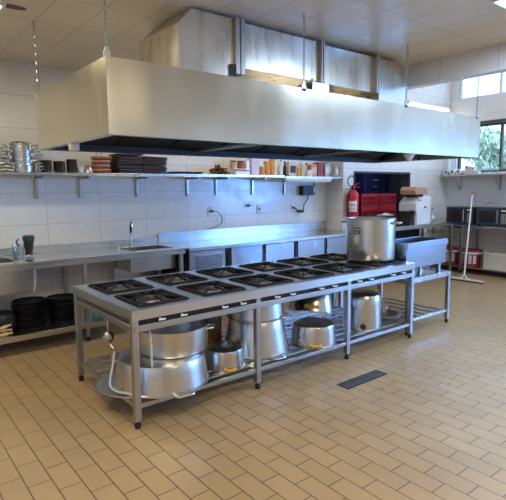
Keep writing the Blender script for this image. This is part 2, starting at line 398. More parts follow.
# ------------------------------------------------------------------ stove
ST = thing('gas_stove', 'long stainless gas stove with twelve burners in the middle', 'stove', (0, 0, 0))
SX0, SX1, SY0, SY1, SZ = 1.303, 4.43, 2.89, 4.0, .80
LEGX = (1.325, 2.352, 3.416, 4.41)
colx = [(1.39, 1.79), (1.905, 2.305), (2.415, 2.815), (2.92, 3.32), (3.425, 3.825), (3.935, 4.335)]
rowy = [(2.965, 3.40), (3.50, 3.935)]
def top(b):
    xs = [SX0] + [v for c in colx for v in c] + [SX1]; ys = [SY0, *rowy[0], *rowy[1], SY1]
    for i in range(len(xs) - 1):
        for j in range(len(ys) - 1):
            if i % 2 == 1 and j % 2 == 1: continue
            b.box((xs[i], ys[j], SZ - .012), (xs[i + 1], ys[j + 1], SZ))
    b.box((SX0, SY0, SZ - .065), (SX1, SY0 + .012, SZ - .012)); b.box((SX0, SY1 - .012, SZ - .065), (SX1, SY1, SZ - .012))
    b.box((SX0, SY0 + .012, SZ - .065), (SX0 + .012, SY1 - .012, SZ - .012)); b.box((SX1 - .012, SY0 + .012, SZ - .065), (SX1, SY1 - .012, SZ - .012))
part('top_plate', ST, M['steel_h'], top)
for i, x in enumerate(LEGX):
    for y in (SY0 + .022, SY1 - .022):
        l = part('leg', ST, M['steel_frame'], lambda b: b.box((x - .022, y - .022, .05), (x + .022, y + .022, SZ - .065)), bevel=.003)
        part('leg_foot', l, M['rubber'], lambda b: b.cyl((x, y, 0), .02, .03, 14).cyl((x, y, .03), .014, .025, 12))
part('front_rail', ST, M['steel_frame'], lambda b: b.box((SX0 + .01, SY0 - .012, .660), (SX1 - .005, SY0, .702)), bevel=.003)
part('side_rail', ST, M['steel_frame'], lambda b: b.box((SX0, SY0 + .045, .66), (SX0 + .02, SY1 - .045, .70)), bevel=.003)
part('rear_rail', ST, M['steel_frame'], lambda b: b.box((SX0 + .045, SY1 - .02, .66), (SX1 - .045, SY1, .70)), bevel=.003)
part('gas_manifold', ST, M['steel_frame'], lambda b: b.rod((SX0 + .03, SY0 + .06, .695), (SX1 - .05, SY0 + .06, .695), .014).rod((SX0 + .05, SY0 + .06, .69), (SX0 + .05, SY1 - .1, .69), .012))
part('drip_guard', ST, M['enamel_black'], lambda b: b.box((SX0 + .05, SY0 + .022, .66), (SX1 - .05, SY0 + .026, .785)))
SHZ = .165
def shelf_slats(b):
    b.box((SX0 + .01, SY0 + .01, SHZ - .03), (SX1, SY0 + .035, SHZ)); b.box((SX0 + .01, SY1 - .035, SHZ - .03), (SX1, SY1 - .01, SHZ))
    for x in (SX0 + .025, 2.35, 3.416, 4.40): b.box((x - .016, SY0 + .035, SHZ - .03), (x + .016, SY1 - .035, SHZ - .003))
    for k in range(9):
        y = SY0 + .10 + k * .115; b.box((SX0 + .042, y, SHZ - .012), (SX1 - .02, y + .05, SHZ))
part('lower_shelf', ST, M['steel_frame'], shelf_slats, bevel=.002)
knob_mesh = None
for c in colx:
    for q in (.3, .72):
        x = c[0] + (c[1] - c[0]) * q
        part('valve_knob', ST, M['white_paint'], lambda b: b.rod((x, SY0 + .06, .718), (x, SY0 + .004, .718), .007, 8).rod((x - .024, SY0 - .016, .718), (x + .024, SY0 - .016, .718), .0065, 8))
# burners
def grate(b):
    w_, d_ = .178, .190; z0, z1 = -.004, .012
    for s in (-1, 1):
        b.box((s * w_ - .010, -d_ - .01, z0), (s * w_ + .010, d_ + .01, z1)); b.box((-w_ + .01, s * d_ - .010, z0), (w_ - .01, s * d_ + .010, z1))
    for k in range(8):
        a = PI / 4 * k
        R = min(w_ / max(abs(math.cos(a)), 1e-6), d_ / max(abs(math.sin(a)), 1e-6))
        c, s_ = math.cos(a), math.sin(a); r0 = .075 if k % 2 else .05
        b.bar((c * (R - .004), s_ * (R - .004), .008), (c * (R * .62), s_ * (R * .62), .020), .014, .014)
        b.bar((c * (R * .62), s_ * (R * .62), .020), (c * r0, s_ * r0, .021), .014, .014)
def burner_head(b):
    b.lathe([(0, -.03), (.05, -.03), (.062, -.012), (.062, .002), (.05, .007), (.035, .004), (.02, .006), (0, .009)], 24)
    b.lathe([(.085, -.03), (.102, -.03), (.106, -.012), (.100, .0), (.090, .0), (.085, -.012), (.085, -.03)], 28)
    b.rod((.0, 0, -.03), (0, -.19, -.03), .014, 10); b.rod((0, .0, -.035), (.15, 0, -.035), .012, 8)
pan0 = gr0 = None
for (y0, y1) in rowy:
    for (x0, x1) in colx:
        cx, cy = (x0 + x1) / 2, (y0 + y1) / 2
        if pan0 is None:
            def pan(b):
                w_, d_ = .20, .2175
                b.box((-w_, -d_, -.062), (w_, d_, -.055))
                for s in (-1, 1): b.box((s * w_ - .002, -d_, -.055), (s * w_ + .002, d_, -.002)); b.box((-w_ + .002, s * d_ - .002, -.055), (w_ - .002, s * d_ + .002, -.002))
            pan0 = part('burner_tray', ST, M['enamel_black'], pan); gr0 = part('burner_grate', ST, M['iron'], grate, bevel=.002); bh0 = part('burner_head', gr0, M['burner'], burner_head)
            pan0.location = (cx, cy, SZ); gr0.location = (cx, cy, SZ)
        else:
            p = pan0.copy(); COL.objects.link(p); p.location = (cx, cy, SZ)
            g = gr0.copy(); COL.objects.link(g); g.location = (cx, cy, SZ)
            h = bh0.copy(); COL.objects.link(h); h.parent = g
# gas line at the left end
hs = part('gas_hose', ST, M['hose_white'], lambda b: b.tube([(1.45, SY0 + .06, .695), (1.452, 2.945, .62), (1.452, 2.93, .45), (1.44, 2.93, .30), (1.36, 2.98, .215), (1.28, 3.10, .20), (1.27, 3.22, .22), (1.33, 3.30, .33), (1.36, 3.33, .42)], .0085, 8, sub=6))
rg = part('gas_regulator', ST, M['steel_frame'], lambda b: (b.lathe([(0, -.02), (.035, -.02), (.042, -.005), (.042, .005), (.03, .022), (.015, .03), (0, .03)], 20, Matrix.Translation((1.355, 3.42, .50)) @ Matrix.Rotation(PI / 2, 4, 'X')), b.rod((1.355, 3.42, .46), (1.36, 3.33, .42), .012), b.rod((1.36, 3.33, .43), (1.345, 3.36, .34), .014), b.rod((1.335, 3.36, .34), (1.40, 3.34, .33), .013)))
part('copper_tube', ST, M['brass'], lambda b: b.tube([(1.355, 3.42, .54), (1.355, 3.43, .62), (1.36, 3.38, .68), (1.42, 3.30, .66), (1.44, 3.26, .58), (1.43, 3.28, .50)], .008, 8, sub=5))

# ------------------------------------------------------------------ fryer table right of the stove
FT = thing('fryer_stand', 'low steel fryer with tall splash panel at the right end of the stove', 'fryer', (0, 0, 0))
fx0, fx1, fy0, fy1 = 4.455, 5.29, 2.97, 3.95
for x in (fx0 + .022, fx1 - .025):
    for y in (fy0 + .022, fy1 - .022):
        l = part('leg', FT, M['steel_frame'], lambda b: b.box((x - .02, y - .02, .05), (x + .02, y + .02, .555)), bevel=.003)
        part('leg_foot', l, M['rubber'], lambda b: b.cyl((x, y, 0), .019, .03, 14).cyl((x, y, .03), .013, .025, 12))
part('frame_rail', FT, M['steel'], lambda b: b.box((fx0, fy0, .555), (fx1, fy0 + .04, .61)).box((fx0, fy1 - .04, .555), (fx1, fy1, .61)).box((fx0, fy0 + .04, .555), (fx0 + .04, fy1 - .04, .61)).box((fx1 - .04, fy0 + .04, .555), (fx1, fy1 - .04, .61)), bevel=.003)
part('drip_tray', FT, M['blue_film'], lambda b: b.box((fx0 + .04, fy0 + .04, .59), (fx1 - .04, fy1 - .04, .60)), smooth=False)
def tank(b):
    a, c, z0, z1 = fy0 + .06, fy0 + .42, .705, .985; x0, x1 = fx0 + .03, fx1 - .02
    b.box((x0, a, z0), (x1, a + .02, z1)); b.box((x0, c - .02, z0), (x1, c, z1)); b.box((x0, a + .02, z0), (x0 + .02, c - .02, z1)); b.box((x1 - .02, a + .02, z0), (x1, c - .02, z1)); b.box((x0 + .02, a + .02, z0), (x1 - .02, c - .02, z0 + .02))
    b.box((x0, a - .014, .915), (x1 + .004, a, z1))
part('tank', FT, M['blue_film'], tank, bevel=.003)
for x in (fx0 + .08, fx1 - .08):
    for y in (fy0 + .12, fy0 + .36): part('tank_support', FT, M['steel_frame'], lambda b: b.box((x - .018, y - .018, .60), (x + .018, y + .018, .705)))
def fslats(b):
    b.box((fx0 + .03, fy0 + .01, .135), (fx1 - .03, fy0 + .035, .165)); b.box((fx0 + .03, fy1 - .035, .135), (fx1 - .03, fy1 - .01, .165))
    for k in range(5):
        x = fx0 + .09 + k * .155; b.box((x, fy0 + .035, .15), (x + .055, fy1 - .035, .163))
part('lower_shelf', FT, M['steel'], fslats, bevel=.002)

# ------------------------------------------------------------------ pots
def pot_body(rr, rb, h, t=.004, lip=.008, fillet=.02, bead=True):
    """base at z=0, rim up; profile out and back in"""
    p = [(0, 0), (rb - fillet, 0), (rb - fillet * .3, fillet * .3), (rb, fillet)]
    p += [(rb + (rr - rb) * k / 4, fillet + (h - fillet - .012) * k / 4) for k in range(1, 5)]
    p += [(rr + lip, h - .008), (rr + lip, h), (rr - t, h), (rr - t, h - .012), (rb - t, fillet + t), (rb - fillet, t), (0, t)]
    return p
def loop_handle(b, r, z, ang, w=.10, out=.05, th=.009, drop=0., flat=False):
    c, s = math.cos(ang), math.sin(ang)
    def P(u, v, dz=0): return (c * (r + v) - s * u, s * (r + v) + c * u, z + dz)
    b.tube([P(-w * .55, -.004), P(-w * .5, out * .5, drop * .5), P(-w * .42, out, drop), P(0, out * 1.04, drop), P(w * .42, out, drop), P(w * .5, out * .5, drop * .5), P(w * .55, -.004)], th, 8, sub=3)
    for u in (-w * .55, w * .55):
        X = Matrix.Translation(P(u, .002)) @ Matrix.Rotation(ang, 4, 'Z')
        b.box((-.006, -.016, -.014), (.006, .016, .014), X)
def pot(label, loc, rr, rb, h, angs, inverted=True, hmat='alu', mat='alu', zfrac=.82, rot=None, fillet=.02, hw=.10, out=.05, th=.009, name='cooking_pot', group=None, drop=0.):
    o = thing(name, label, 'pot', loc, group=group)
    if inverted: o.location.z += h; o.rotation_euler = rot or (PI, 0, 0)
    elif rot: o.rotation_euler = rot
    part('pot_body', o, M[mat], lambda b: b.lathe(pot_body(rr, rb, h, fillet=fillet), 48))
    for a in angs:
        a2 = -a if inverted else a
        rz = rb + (rr - rb) * zfrac
        part('pot_handle', o, M[hmat], lambda b: loop_handle(b, rz, h * zfrac, a2, hw, out, th, -drop if inverted else drop))
    return o
D2 = math.radians
def lid(label, loc, r, rot=(0, 0, 0), group=None, knob=True):
    o = thing('pot_lid', label, 'lid', loc, rot, group)
    part('lid_disc', o, M['alu_dull'], lambda b: b.lathe([(0, .012), (r * .5, .011), (r * .8, .006), (r * .82, .009), (r * .97, .006), (r, .007), (r, .0), (r * .96, .0), (r * .8, .002), (0, .006)], 48))
    if knob: part('lid_knob', o, M['alu_dull'], lambda b: b.lathe([(0, .010), (.012, .010), (.012, .014), (.02, .017), (.02, .019), (0, .019)], 16))
    return o
lid('large flat aluminium lid, lower of the two under the big front pot', (1.50, 3.27, SHZ), .290, group='lids under the pot', knob=False)
lid('large flat aluminium lid, upper of the two under the big front pot', (1.545, 3.25, SHZ + .012), .27, group='lids under the pot', knob=False)
pot('big flared aluminium pot upside down at the left end of the lower shelf', (1.635, 3.14, SHZ + .026), .335, .314, .205, (D2(-94), D2(86)), zfrac=.94, hw=.125, out=.055, th=.010, fillet=.03)
pot('open aluminium pan standing upright on the big overturned pot', (1.735, 3.16, SHZ + .232), .264, .25, .19, (D2(-38), D2(142)), inverted=False, zfrac=.88, hw=.10, out=.045)
pot('small low aluminium pot upside down with a yellow handle, second from the left', (2.20, 3.15, SHZ), .160, .152, .150, (D2(-108),), hmat='gold', zfrac=.92, hw=.07, out=.018, th=.011, fillet=.012)
pot('tall aluminium pot upside down, lower of the stack behind the second leg', (2.63, 3.27, SHZ), .285, .236, .31, (D2(-92), D2(88)), zfrac=.95, hw=.12, out=.05, th=.009, fillet=.025, group='stacked overturned pots')
pot('aluminium pot upside down, upper of the stack behind the second leg', (2.63, 3.27, SHZ + .31), .246, .222, .185, (D2(-55), D2(125)), zfrac=.93, hw=.11, out=.05, th=.009, fillet=.02, group='stacked overturned pots')
pot('round aluminium pot upside down with yellow front handle left of the third leg', (3.175, 3.105, SHZ), .205, .192, .19, (D2(-130),), hmat='gold', zfrac=.85, hw=.085, out=.02, th=.012, fillet=.02)
pot('aluminium pot tilted upside down over the pot left of the third leg', (3.32, 3.27, .398), .215, .185, .19, (D2(-135),), hmat='gold', zfrac=.72, hw=.09, out=.018, th=.011, fillet=.03, rot=(PI + D2(-6), D2(13), 0))
p5 = pot('tall narrow aluminium stockpot upside down right of the third leg', (3.925, 3.15, SHZ), .192, .184, .36, (), zfrac=.8, fillet=.05)
part('handle_stub', p5, M['enamel_black'], lambda b: b.lathe([(0, 0), (.026, 0), (.03, .02), (.02, .03), (0, .03)], 16, Matrix.Rotation(D2(138), 4, 'Z') @ Matrix.Translation((.183, 0, .31)) @ Matrix.Rotation(PI / 2, 4, 'Y')))
def dish(label, loc, r, h, rot):
    o = thing('wide_basin', label, 'basin', loc, rot, 'wide shallow basins')
    part('basin_bowl', o, M['alu'], lambda b: b.lathe([(0, 0), (r * .45, .0), (r * .75, h * .35), (r * .93, h), (r, h), (r, h - .005), (r * .95, h - .008), (r * .77, h * .3), (r * .45, -.004), (0, -.004)][::1], 44))
    return o
dish('shallow aluminium basin lying flat beside the tall overturned stockpot', (4.305, 3.14, SHZ + .005), .172, .07, (0, 0, .3))
dish('shallow aluminium basin leaning over the flat one by the right legs', (4.275, 3.31, SHZ + .17), .172, .07, (PI - D2(32), D2(24), 0))

o = thing('storage_carton', 'beige carton standing behind the small pot with yellow handle', 'carton', (2.42, 3.72, SHZ))
part('box_body', o, M['orange'], lambda b: b.box((-.10, -.08, 0), (.10, .08, .40)), bevel=.004); part('printed_panel', o, M['beige'], lambda b: b.box((-.08, -.0815, .10), (.08, -.08, .36)), smooth=False)
o = thing('plastic_tub', 'white plastic tub behind the small pot with yellow handle', 'tub', (2.19, 3.55, SHZ))
part('tub_body', o, M['white'], lambda b: b.lathe([(0, 0), (.09, 0), (.105, .22), (0, .22)], 28)); part('tub_lid', o, M['grey_pack'], lambda b: b.lathe([(0, .22), (.112, .22), (.112, .245), (0, .25)], 28))
o = thing('cleaning_bottle', 'teal plastic bottle on the sink shelf beside the stove leg', 'bottle', (1.95, 5.2, .191))
part('bottle_body', o, M['teal_bright'], lambda b: b.lathe([(0, 0), (.055, 0), (.06, .02), (.06, .12), (.025, .16), (.02, .19), (0, .19)], 24)); part('cap', o, M['white'], lambda b: b.cyl((0, 0, .19), .022, .03, 14))

# big stockpot on the stove
SPX = (4.19, 3.275, SZ + .022)
sp = pot('tall shiny stockpot with a dark label standing on the stove', SPX, .254, .25, .435, (D2(-70), D2(110)), inverted=False, zfrac=.90, hw=.12, out=.055, th=.009, fillet=.018)
def curved_label(r, a0, a1, z0, z1, n=8):
    mb = MB()
    vs = []; 
    for k in range(n + 1):
        a = a0 + (a1 - a0) * k / n
        for (rr, z) in ((r, z0), (r, z1), (r + .0012, z1), (r + .0012, z0)): vs.append((rr * math.cos(a), rr * math.sin(a), z))
    fs = []
    for k in range(n):
        for j in range(4): fs.append((k * 4 + j, k * 4 + (j + 1) % 4, k * 4 + 4 + (j + 1) % 4, k * 4 + 4 + j))
    fs += [(0, 1, 2, 3), (n * 4 + 3, n * 4 + 2, n * 4 + 1, n * 4)]
    return mb._add(vs, fs)
va = math.atan2(-3.275, -4.19)
build('dark_label', curved_label(.2545, va - .07 - .70, va - .07 - .33, .285, .350), M['label_dark'], sp)
build('pale_sticker', curved_label(.254, va - .07 - .62, va - .07 - .40, .195, .26), M['label_pale'], sp)
lb = MB()
for k, (a, wd) in enumerate(((-.67, .05), (-.60, .04), (-.54, .05), (-.47, .04), (-.41, .05))):
    mb = curved_label(.2558, va - .07 + a, va - .07 + a + wd, .322, .338, 2); lb._add(mb.v, mb.f)
for a, wd in ((-.66, .10), (-.53, .12)):
    mb = curved_label(.2558, va - .07 + a, va - .07 + a + wd, .296, .308, 2); lb._add(mb.v, mb.f)
build('label_print', lb, M['label_white'], sp)

# ------------------------------------------------------------------ hood
HX0, HX1, HY0, HY1, HZ0, HZ1 = 1.18, 5.52, 2.83, 4.28, 1.90, 2.342
HD = thing('exhaust_hood', 'long stainless exhaust hood hanging over the stove', 'hood', (0, 0, 0))
def shell(b):
    t = .004
    b.box((HX0, HY0, HZ0), (HX1, HY0 + t, HZ1)); b.box((HX0, HY1 - t, HZ0), (HX1, HY1, HZ1))
    b.box((HX0, HY0 + t, HZ0), (HX0 + t, HY1 - t, HZ1)); b.box((HX1 - t, HY0 + t, HZ0), (HX1, HY1 - t, HZ1))
part('hood_shell', HD, M['steel_hood'], shell, smooth=False)
part('top_panel', HD, M['steel_hood'], lambda b: b.box((HX0 + .004, HY0 + .004, HZ1 - .012), (HX1 - .004, HY1 - .004, HZ1 - .006)), smooth=False)
def gutter(b):
    w_ = .055; z0, z1 = HZ0, HZ0 + .004
    b.box((HX0 + .004, HY0 + .004, z0), (HX1 - .004, HY0 + w_, z1)); 
    b.box((HX0 + .004, HY0 + w_, z0), (HX0 + w_, HY1 - w_, z1)); b.box((HX1 - w_, HY0 + w_, z0), (HX1 - .004, HY1 - w_, z1))
    b.box((HX0 + w_, HY0 + w_, z1), (HX1 - w_, HY0 + w_ + .003, z1 + .02)); b.box((HX0 + w_, HY1 - w_ - .003, z1), (HX1 - w_, HY1 - w_, z1 + .02))
    b.box((HX0 + w_, HY0 + w_ + .003, z1), (HX0 + w_ + .003, HY1 - w_ - .003, z1 + .02)); b.box((HX1 - w_ - .003, HY0 + w_ + .003, z1), (HX1 - w_, HY1 - w_ - .003, z1 + .02))
part('grease_gutter', HD, M['steel_hood'], gutter, smooth=False)
part('rear_gutter', HD, M['gutter_shade'], lambda b: b.box((HX0 + .004, HY1 - .055, HZ0), (HX1 - .004, HY1 - .004, HZ0 + .004)).box((HX0 + .06, HY1 - .12, HZ0 + .004), (HX1 - .06, HY1 - .006, HZ0 + .05)), smooth=False)
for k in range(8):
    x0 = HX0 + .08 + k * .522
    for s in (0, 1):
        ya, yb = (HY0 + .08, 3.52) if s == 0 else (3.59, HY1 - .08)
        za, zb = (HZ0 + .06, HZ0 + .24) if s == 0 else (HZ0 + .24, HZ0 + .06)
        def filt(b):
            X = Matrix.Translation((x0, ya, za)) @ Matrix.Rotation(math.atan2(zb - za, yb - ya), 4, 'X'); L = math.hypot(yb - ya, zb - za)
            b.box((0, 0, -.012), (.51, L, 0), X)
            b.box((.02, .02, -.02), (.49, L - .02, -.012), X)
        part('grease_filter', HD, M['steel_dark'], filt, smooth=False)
part('filter_ridge', HD, M['alu_dull'], lambda b: b.box((HX0 + .06, 3.525, HZ0 + .215), (HX1 - .06, 3.585, HZ0 + .235)), smooth=False)
for x in (2.62, 4.07): part('cross_brace', HD, M['alu_dull'], lambda b: b.box((x - .015, HY0 + .06, HZ0 + .03), (x + .015, HY1 - .06, HZ0 + .05)), smooth=False)  # ridge and braces in lighter metal: lamp reflection put into the colour
def chain_hook(x, y):
    part('hanging_bracket', HD, M['steel_frame'], lambda b: b.box((x - .022, y - .003, HZ1 - .02), (x + .022, y + .003, HZ1 + .03)).box((x - .012, y - .003, HZ1 + .03), (x + .012, y + .003, HZ1 + .05)))
tag(build('grease_cup', MB().lathe([(0, -.07), (.012, -.07), (.055, 0), (.058, 0), (.056, -.004), (.013, -.074), (0, -.074)], 20), M['white'], loc=(4.33, 2.93, HZ0 - .001)), 'white drip cup hanging under the front edge of the hood', 'drip cup')
tag(build('grease_cup', MB().lathe([(0, -.05), (.03, -.05), (.036, -.04), (.036, 0), (0, 0)], 18), M['cream'], loc=(1.215, 3.54, HZ0 - .001)), 'small pale cup under the left end of the hood', 'drip cup')
tag(build('grease_cup', MB().lathe([(0, -.04), (.014, -.04), (.014, -.012), (.008, -.012), (.008, 0), (0, 0)], 14), M['enamel_black'], loc=(4.62, 3.0, HZ0 - .001)), 'small black drain plug under the right part of the hood', 'drain plug')

def chain(x, y, z0, z1, label, x1=None, y1=None):
    mb = MB(); n = int((z1 - z0) / .034); 
    x1 = x if x1 is None else x1; y1 = y if y1 is None else y1
    for k in range(n):
        zc = z0 + (k + .5) * (z1 - z0) / n; a = (k % 2) * PI / 2; f = (k + .5) / n
        cx, cy = x + (x1 - x) * f, y + (y1 - y) * f
        pts = [(cx + math.cos(a) * .008 * math.cos(t), cy + math.sin(a) * .008 * math.cos(t), zc + .022 * math.sin(t)) for t in [i * PI / 4 for i in range(8)]]
        mb.tube(pts, .0032, 5, closed=True)
    o = tag(build('hanging_chain', mb, M['chain']), label, 'chain', 'chains carrying the hood')
    return o
for (x, y, zt, lab) in ((1.195, 2.845, ZC, 'steel chain at the near left corner of the hood'), (1.195, 4.262, ZC, 'steel chain at the far left corner of the hood'),
                    (2.768, 2.833, ZC, 'steel chain at the middle of the hood front'), (4.11, 2.833, ZC, 'steel chain on the hood front right of the duct elbow'),
                    (5.44, 2.833, ZH, 'steel chain at the near right corner of the hood')):
    chain_hook(x, y); chain(x, y, HZ1 + .04, zt, lab)

# ------------------------------------------------------------------ duct
DU = thing('exhaust_duct', 'square galvanised duct running above the hood under the ceiling', 'duct', (0, 0, 0))
DY0, DY1 = 3.2, 3.83
part('duct_section', DU, M['steel_duct'], lambda b: b.prism([(1.88, HZ1), (2.37, HZ1), (2.37, 2.872), (1.995, 2.872), (1.88, 2.752)], 1, DY0, DY1), smooth=False, bevel=.004)
part('duct_section', DU, M['steel_duct'], lambda b: b.box((2.46, DY0 + .01, 2.518), (3.32, DY1, 2.866)), smooth=False, bevel=.004)
part('duct_section', DU, M['steel_duct'], lambda b: b.box((3.36, DY0 + .02, 2.518), (4.11, DY1, 2.858)), smooth=False, bevel=.004)
part('duct_elbow', DU, M['steel_duct'], lambda b: b.prism([(4.20, HZ1), (4.68, HZ1), (4.68, 2.66), (4.655, 2.76), (4.59, 2.83), (4.50, 2.858), (4.15, 2.858), (4.15, 2.518), (4.20, 2.518)], 1, DY0 + .015, DY1), smooth=False, bevel=.004)
def flange(x, w_=.03, z0=2.505, z1=2.875):
    part('duct_flange', DU, M['steel_frame'], lambda b: b.box((x - w_, DY0 - .03, z0), (x - .006, DY1 + .03, z1)).box((x + .006, DY0 - .03, z0), (x + w_, DY1 + .03, z1)).box((x - .006, DY0 - .02, z0 + .01), (x + .006, DY1 + .02, z1 - .01)), smooth=False, bevel=.002)
flange(2.415, .044, 2.46, 2.88); flange(3.34, .02); flange(4.13, .022)
part('duct_damper', DU, M['steel_dark'], lambda b: b.box((2.33, DY0 - .02, 2.44), (2.372, DY0 + .3, 2.53)), smooth=False)
jb = thing('fan_control_box', 'grey metal box on top of the hood below the duct', 'control box', (2.93, 2.90, HZ1))
part('box_body', jb, M['blue_film'], lambda b: b.box((0, 0, -.005), (.20, .16, .085)), bevel=.006)
part('conduit', jb, M['steel_frame'], lambda b: b.tube([(0, .06, .04), (-.06, .08, .04), (-.12, .12, .01)], .012, 8, sub=4))
part('gland', jb, M['white'], lambda b: b.cyl((.05, .05, .085), .018, .03, 12))

# ------------------------------------------------------------------ sink counter (left)
SK = thing('sink_counter', 'long stainless sink counter along the left wall', 'counter', (0, 0, 0))
kx0, kx1, ky0, ky1, kz = -1.2, 2.95, 4.98, 5.69, .89
bowls = [(.50, 1.14), (2.34, 2.86)]
def ktop(b):
    xs = [kx0, .50, 1.14, 2.34, 2.86, kx1]; ys = [ky0, 5.12, 5.5, ky1]
    for i in range(5):
        for j in range(3):
            if i in (1, 3) and j == 1: continue
            b.box((xs[i], ys[j], kz - .03), (xs[i + 1], ys[j + 1], kz))
    b.box((kx0, ky0, kz - .07), (kx1, ky0 + .02, kz - .03))
part('worktop', SK, M['steel_h'], ktop, bevel=.003)
part('backsplash', SK, M['steel_h'], lambda b: b.box((kx0, ky1 - .02, kz), (kx1, ky1, .965)), bevel=.003)
for (a, c), z in zip(bowls, (.58, .64)):
    def bowl(b):
        y0, y1 = 5.10, 5.52; a2, c2 = a - .02, c + (.11 if a < 1 else .02)
        b.box((a2, y0, z), (c2, y0 + .012, kz - .03)); b.box((a2, y1 - .012, z), (c2, y1, kz - .03)); b.box((a2, y0 + .012, z), (a2 + .012, y1 - .012, kz - .03)); b.box((c2 - .012, y0 + .012, z), (c2, y1 - .012, kz - .03)); b.box((a2 + .012, y0 + .012, z), (c2 - .012, y1 - .012, z + .012))
    part('sink_bowl', SK, M['steel_h'], bowl, bevel=.006)
for x in (.1, 1.76, 2.90):
    for y in (ky0 + .025, ky1 - .06):
        l = part('leg', SK, M['steel_frame'], lambda b: b.box((x - .02, y - .02, .05), (x + .02, y + .02, kz - .07)), bevel=.003)
        part('leg_foot', l, M['rubber'], lambda b: b.cyl((x, y, 0), .02, .052, 12))
part('lower_shelf', SK, M['steel_h'], lambda b: b.box((kx0, ky0 + .01, .165), (2.1, ky1 - .04, .19)).box((kx0, ky0 - .003, .14), (2.1, ky0 + .01, .195)), bevel=.002)
part('waste_pipe', SK, M['hose_white'], lambda b: b.tube([(1.285, 5.06, .82), (1.29, 5.055, .7), (1.275, 5.06, .59)], .012, 8, sub=4))
part('side_panel', SK, M['steel_h'], lambda b: b.box((2.30, 5.54, .45), (2.88, 5.55, .84)), smooth=False)
fa = thing('faucet', 'thin chrome faucet with black lever over the sink', 'faucet', (2.53, 5.56, kz))
part('faucet_body', fa, M['steel'], lambda b: (b.cyl((0, 0, 0), .022, .05, 16), b.tube([(0, 0, .05), (0, 0, .2), (-.01, -.03, .27), (-.02, -.09, .28), (-.02, -.12, .24)], .011, 10, sub=5), b.rod((-.16, 0, .03), (.0, 0, .03), .010), b.cyl((-.16, 0, 0), .016, .05, 12)))
part('faucet_lever', fa, M['black'], lambda b: b.tube([(-.005, -.03, .17), (-.008, -.045, .24), (0, -.035, .30)], .014, 8, sub=3))

# blender beaker and jug on the sink counter
o = thing('blender_cup', 'dark teal lidded blender cup on the sink counter', 'cup', (1.325, 5.36, kz))
part('cup_body', o, M['clear'], lambda b: b.lathe([(0, 0), (.046, 0), (.048, .015), (.042, .029), (0, .029)], 24))
part('cup_sleeve', o, M['black'], lambda b: b.lathe([(0, .03), (.040, .03), (.036, .06), (.044, .10), (.05, .17), (0, .17)], 24))
part('cup_lid', o, M['teal'], lambda b: b.lathe([(0, .17), (.056, .17), (.058, .19), (.056, .222), (.03, .23), (0, .23)], 24))
o = thing('measuring_jug', 'clear plastic jug beside the dark blender cup', 'jug', (1.215, 5.34, kz))
part('jug_body', o, M['clear'], lambda b: b.lathe([(0, 0), (.05, 0), (.06, .15), (.057, .15), (.047, .004), (0, .004)], 24))
part('jug_handle', o, M['teal'], lambda b: b.tube([(.0, -.055, .13), (-.03, -.09, .17), (-.02, -.08, .19), (.0, -.05, .2)], .008, 8, sub=4))

# black trays under the sink
def tray_stack(cx, cy, z, n, r, wob, where, name='round_tray', mat='black_tray', grp='trays', hgt=.021, lab='black round tray', seed=3):
    rnd = random.Random(seed); o0 = None
    for i in range(n):
        k = n - 1 - i
        rot = (rnd.uniform(-1, 1) * .015, rnd.uniform(-1, 1) * .015, rnd.uniform(0, 6)); loc = (cx + rnd.uniform(-1, 1) * wob, cy + rnd.uniform(-1, 1) * wob, z + i * hgt)
        lb_ = '%s, %s in stack %s' % (lab, ordn(k, n), where)
        if o0 is None:
            o0 = tag(build(name, MB().lathe([(0, 0), (r * .86, 0), (r * .95, hgt * .9), (r, hgt * .95), (r, hgt * 1.1), (r * .94, hgt * 1.1), (r * .84, .005), (0, .005)], 40), M[mat], loc=loc, rot=rot), lb_, 'tray', grp)
        else:
            c = o0.copy(); COL.objects.link(c); c.location = loc; c.rotation_euler = rot; c['label'] = lb_
tray_stack(1.27, 5.27, .191, 13, .165, .008, 'nearest the rolling pins', grp='left stack of black trays', seed=4)
tray_stack(1.62, 5.33, .191, 12, .165, .014, 'beside the counter leg', grp='right stack of black trays', seed=9)
o = thing('black_pot', 'black rounded pot at the far left under the sink', 'pot', (1.00, 5.22, .191))
part('pot_bowl', o, M['black_tray'], lambda b: b.lathe([(0, 0), (.09, 0), (.12, .05), (.13, .14), (.11, .19), (.06, .21), (0, .215)], 32))
for k, (y, z, lab, a) in enumerate(((5.06, .207, 'pale wooden rolling pin lying lowest on the sink shelf', .1), (5.10, .237, 'pale wooden rolling pin lying on the lowest one', -.05), (5.07, .272, 'pale wooden rolling pin tilted on top of the others', .35))):
    o = thing('rolling_pin', lab, 'rolling pin', (.97, y, z), (0, -a * .4, a), 'rolling pins')
    part('roller', o, M['wood'], lambda b: b.rod((-.14, 0, 0), (.04, 0, 0), .016, 14))
    part('pin_handle', o, M['wood'], lambda b: b.rod((.04, 0, 0), (.085, 0, 0), .010, 10))

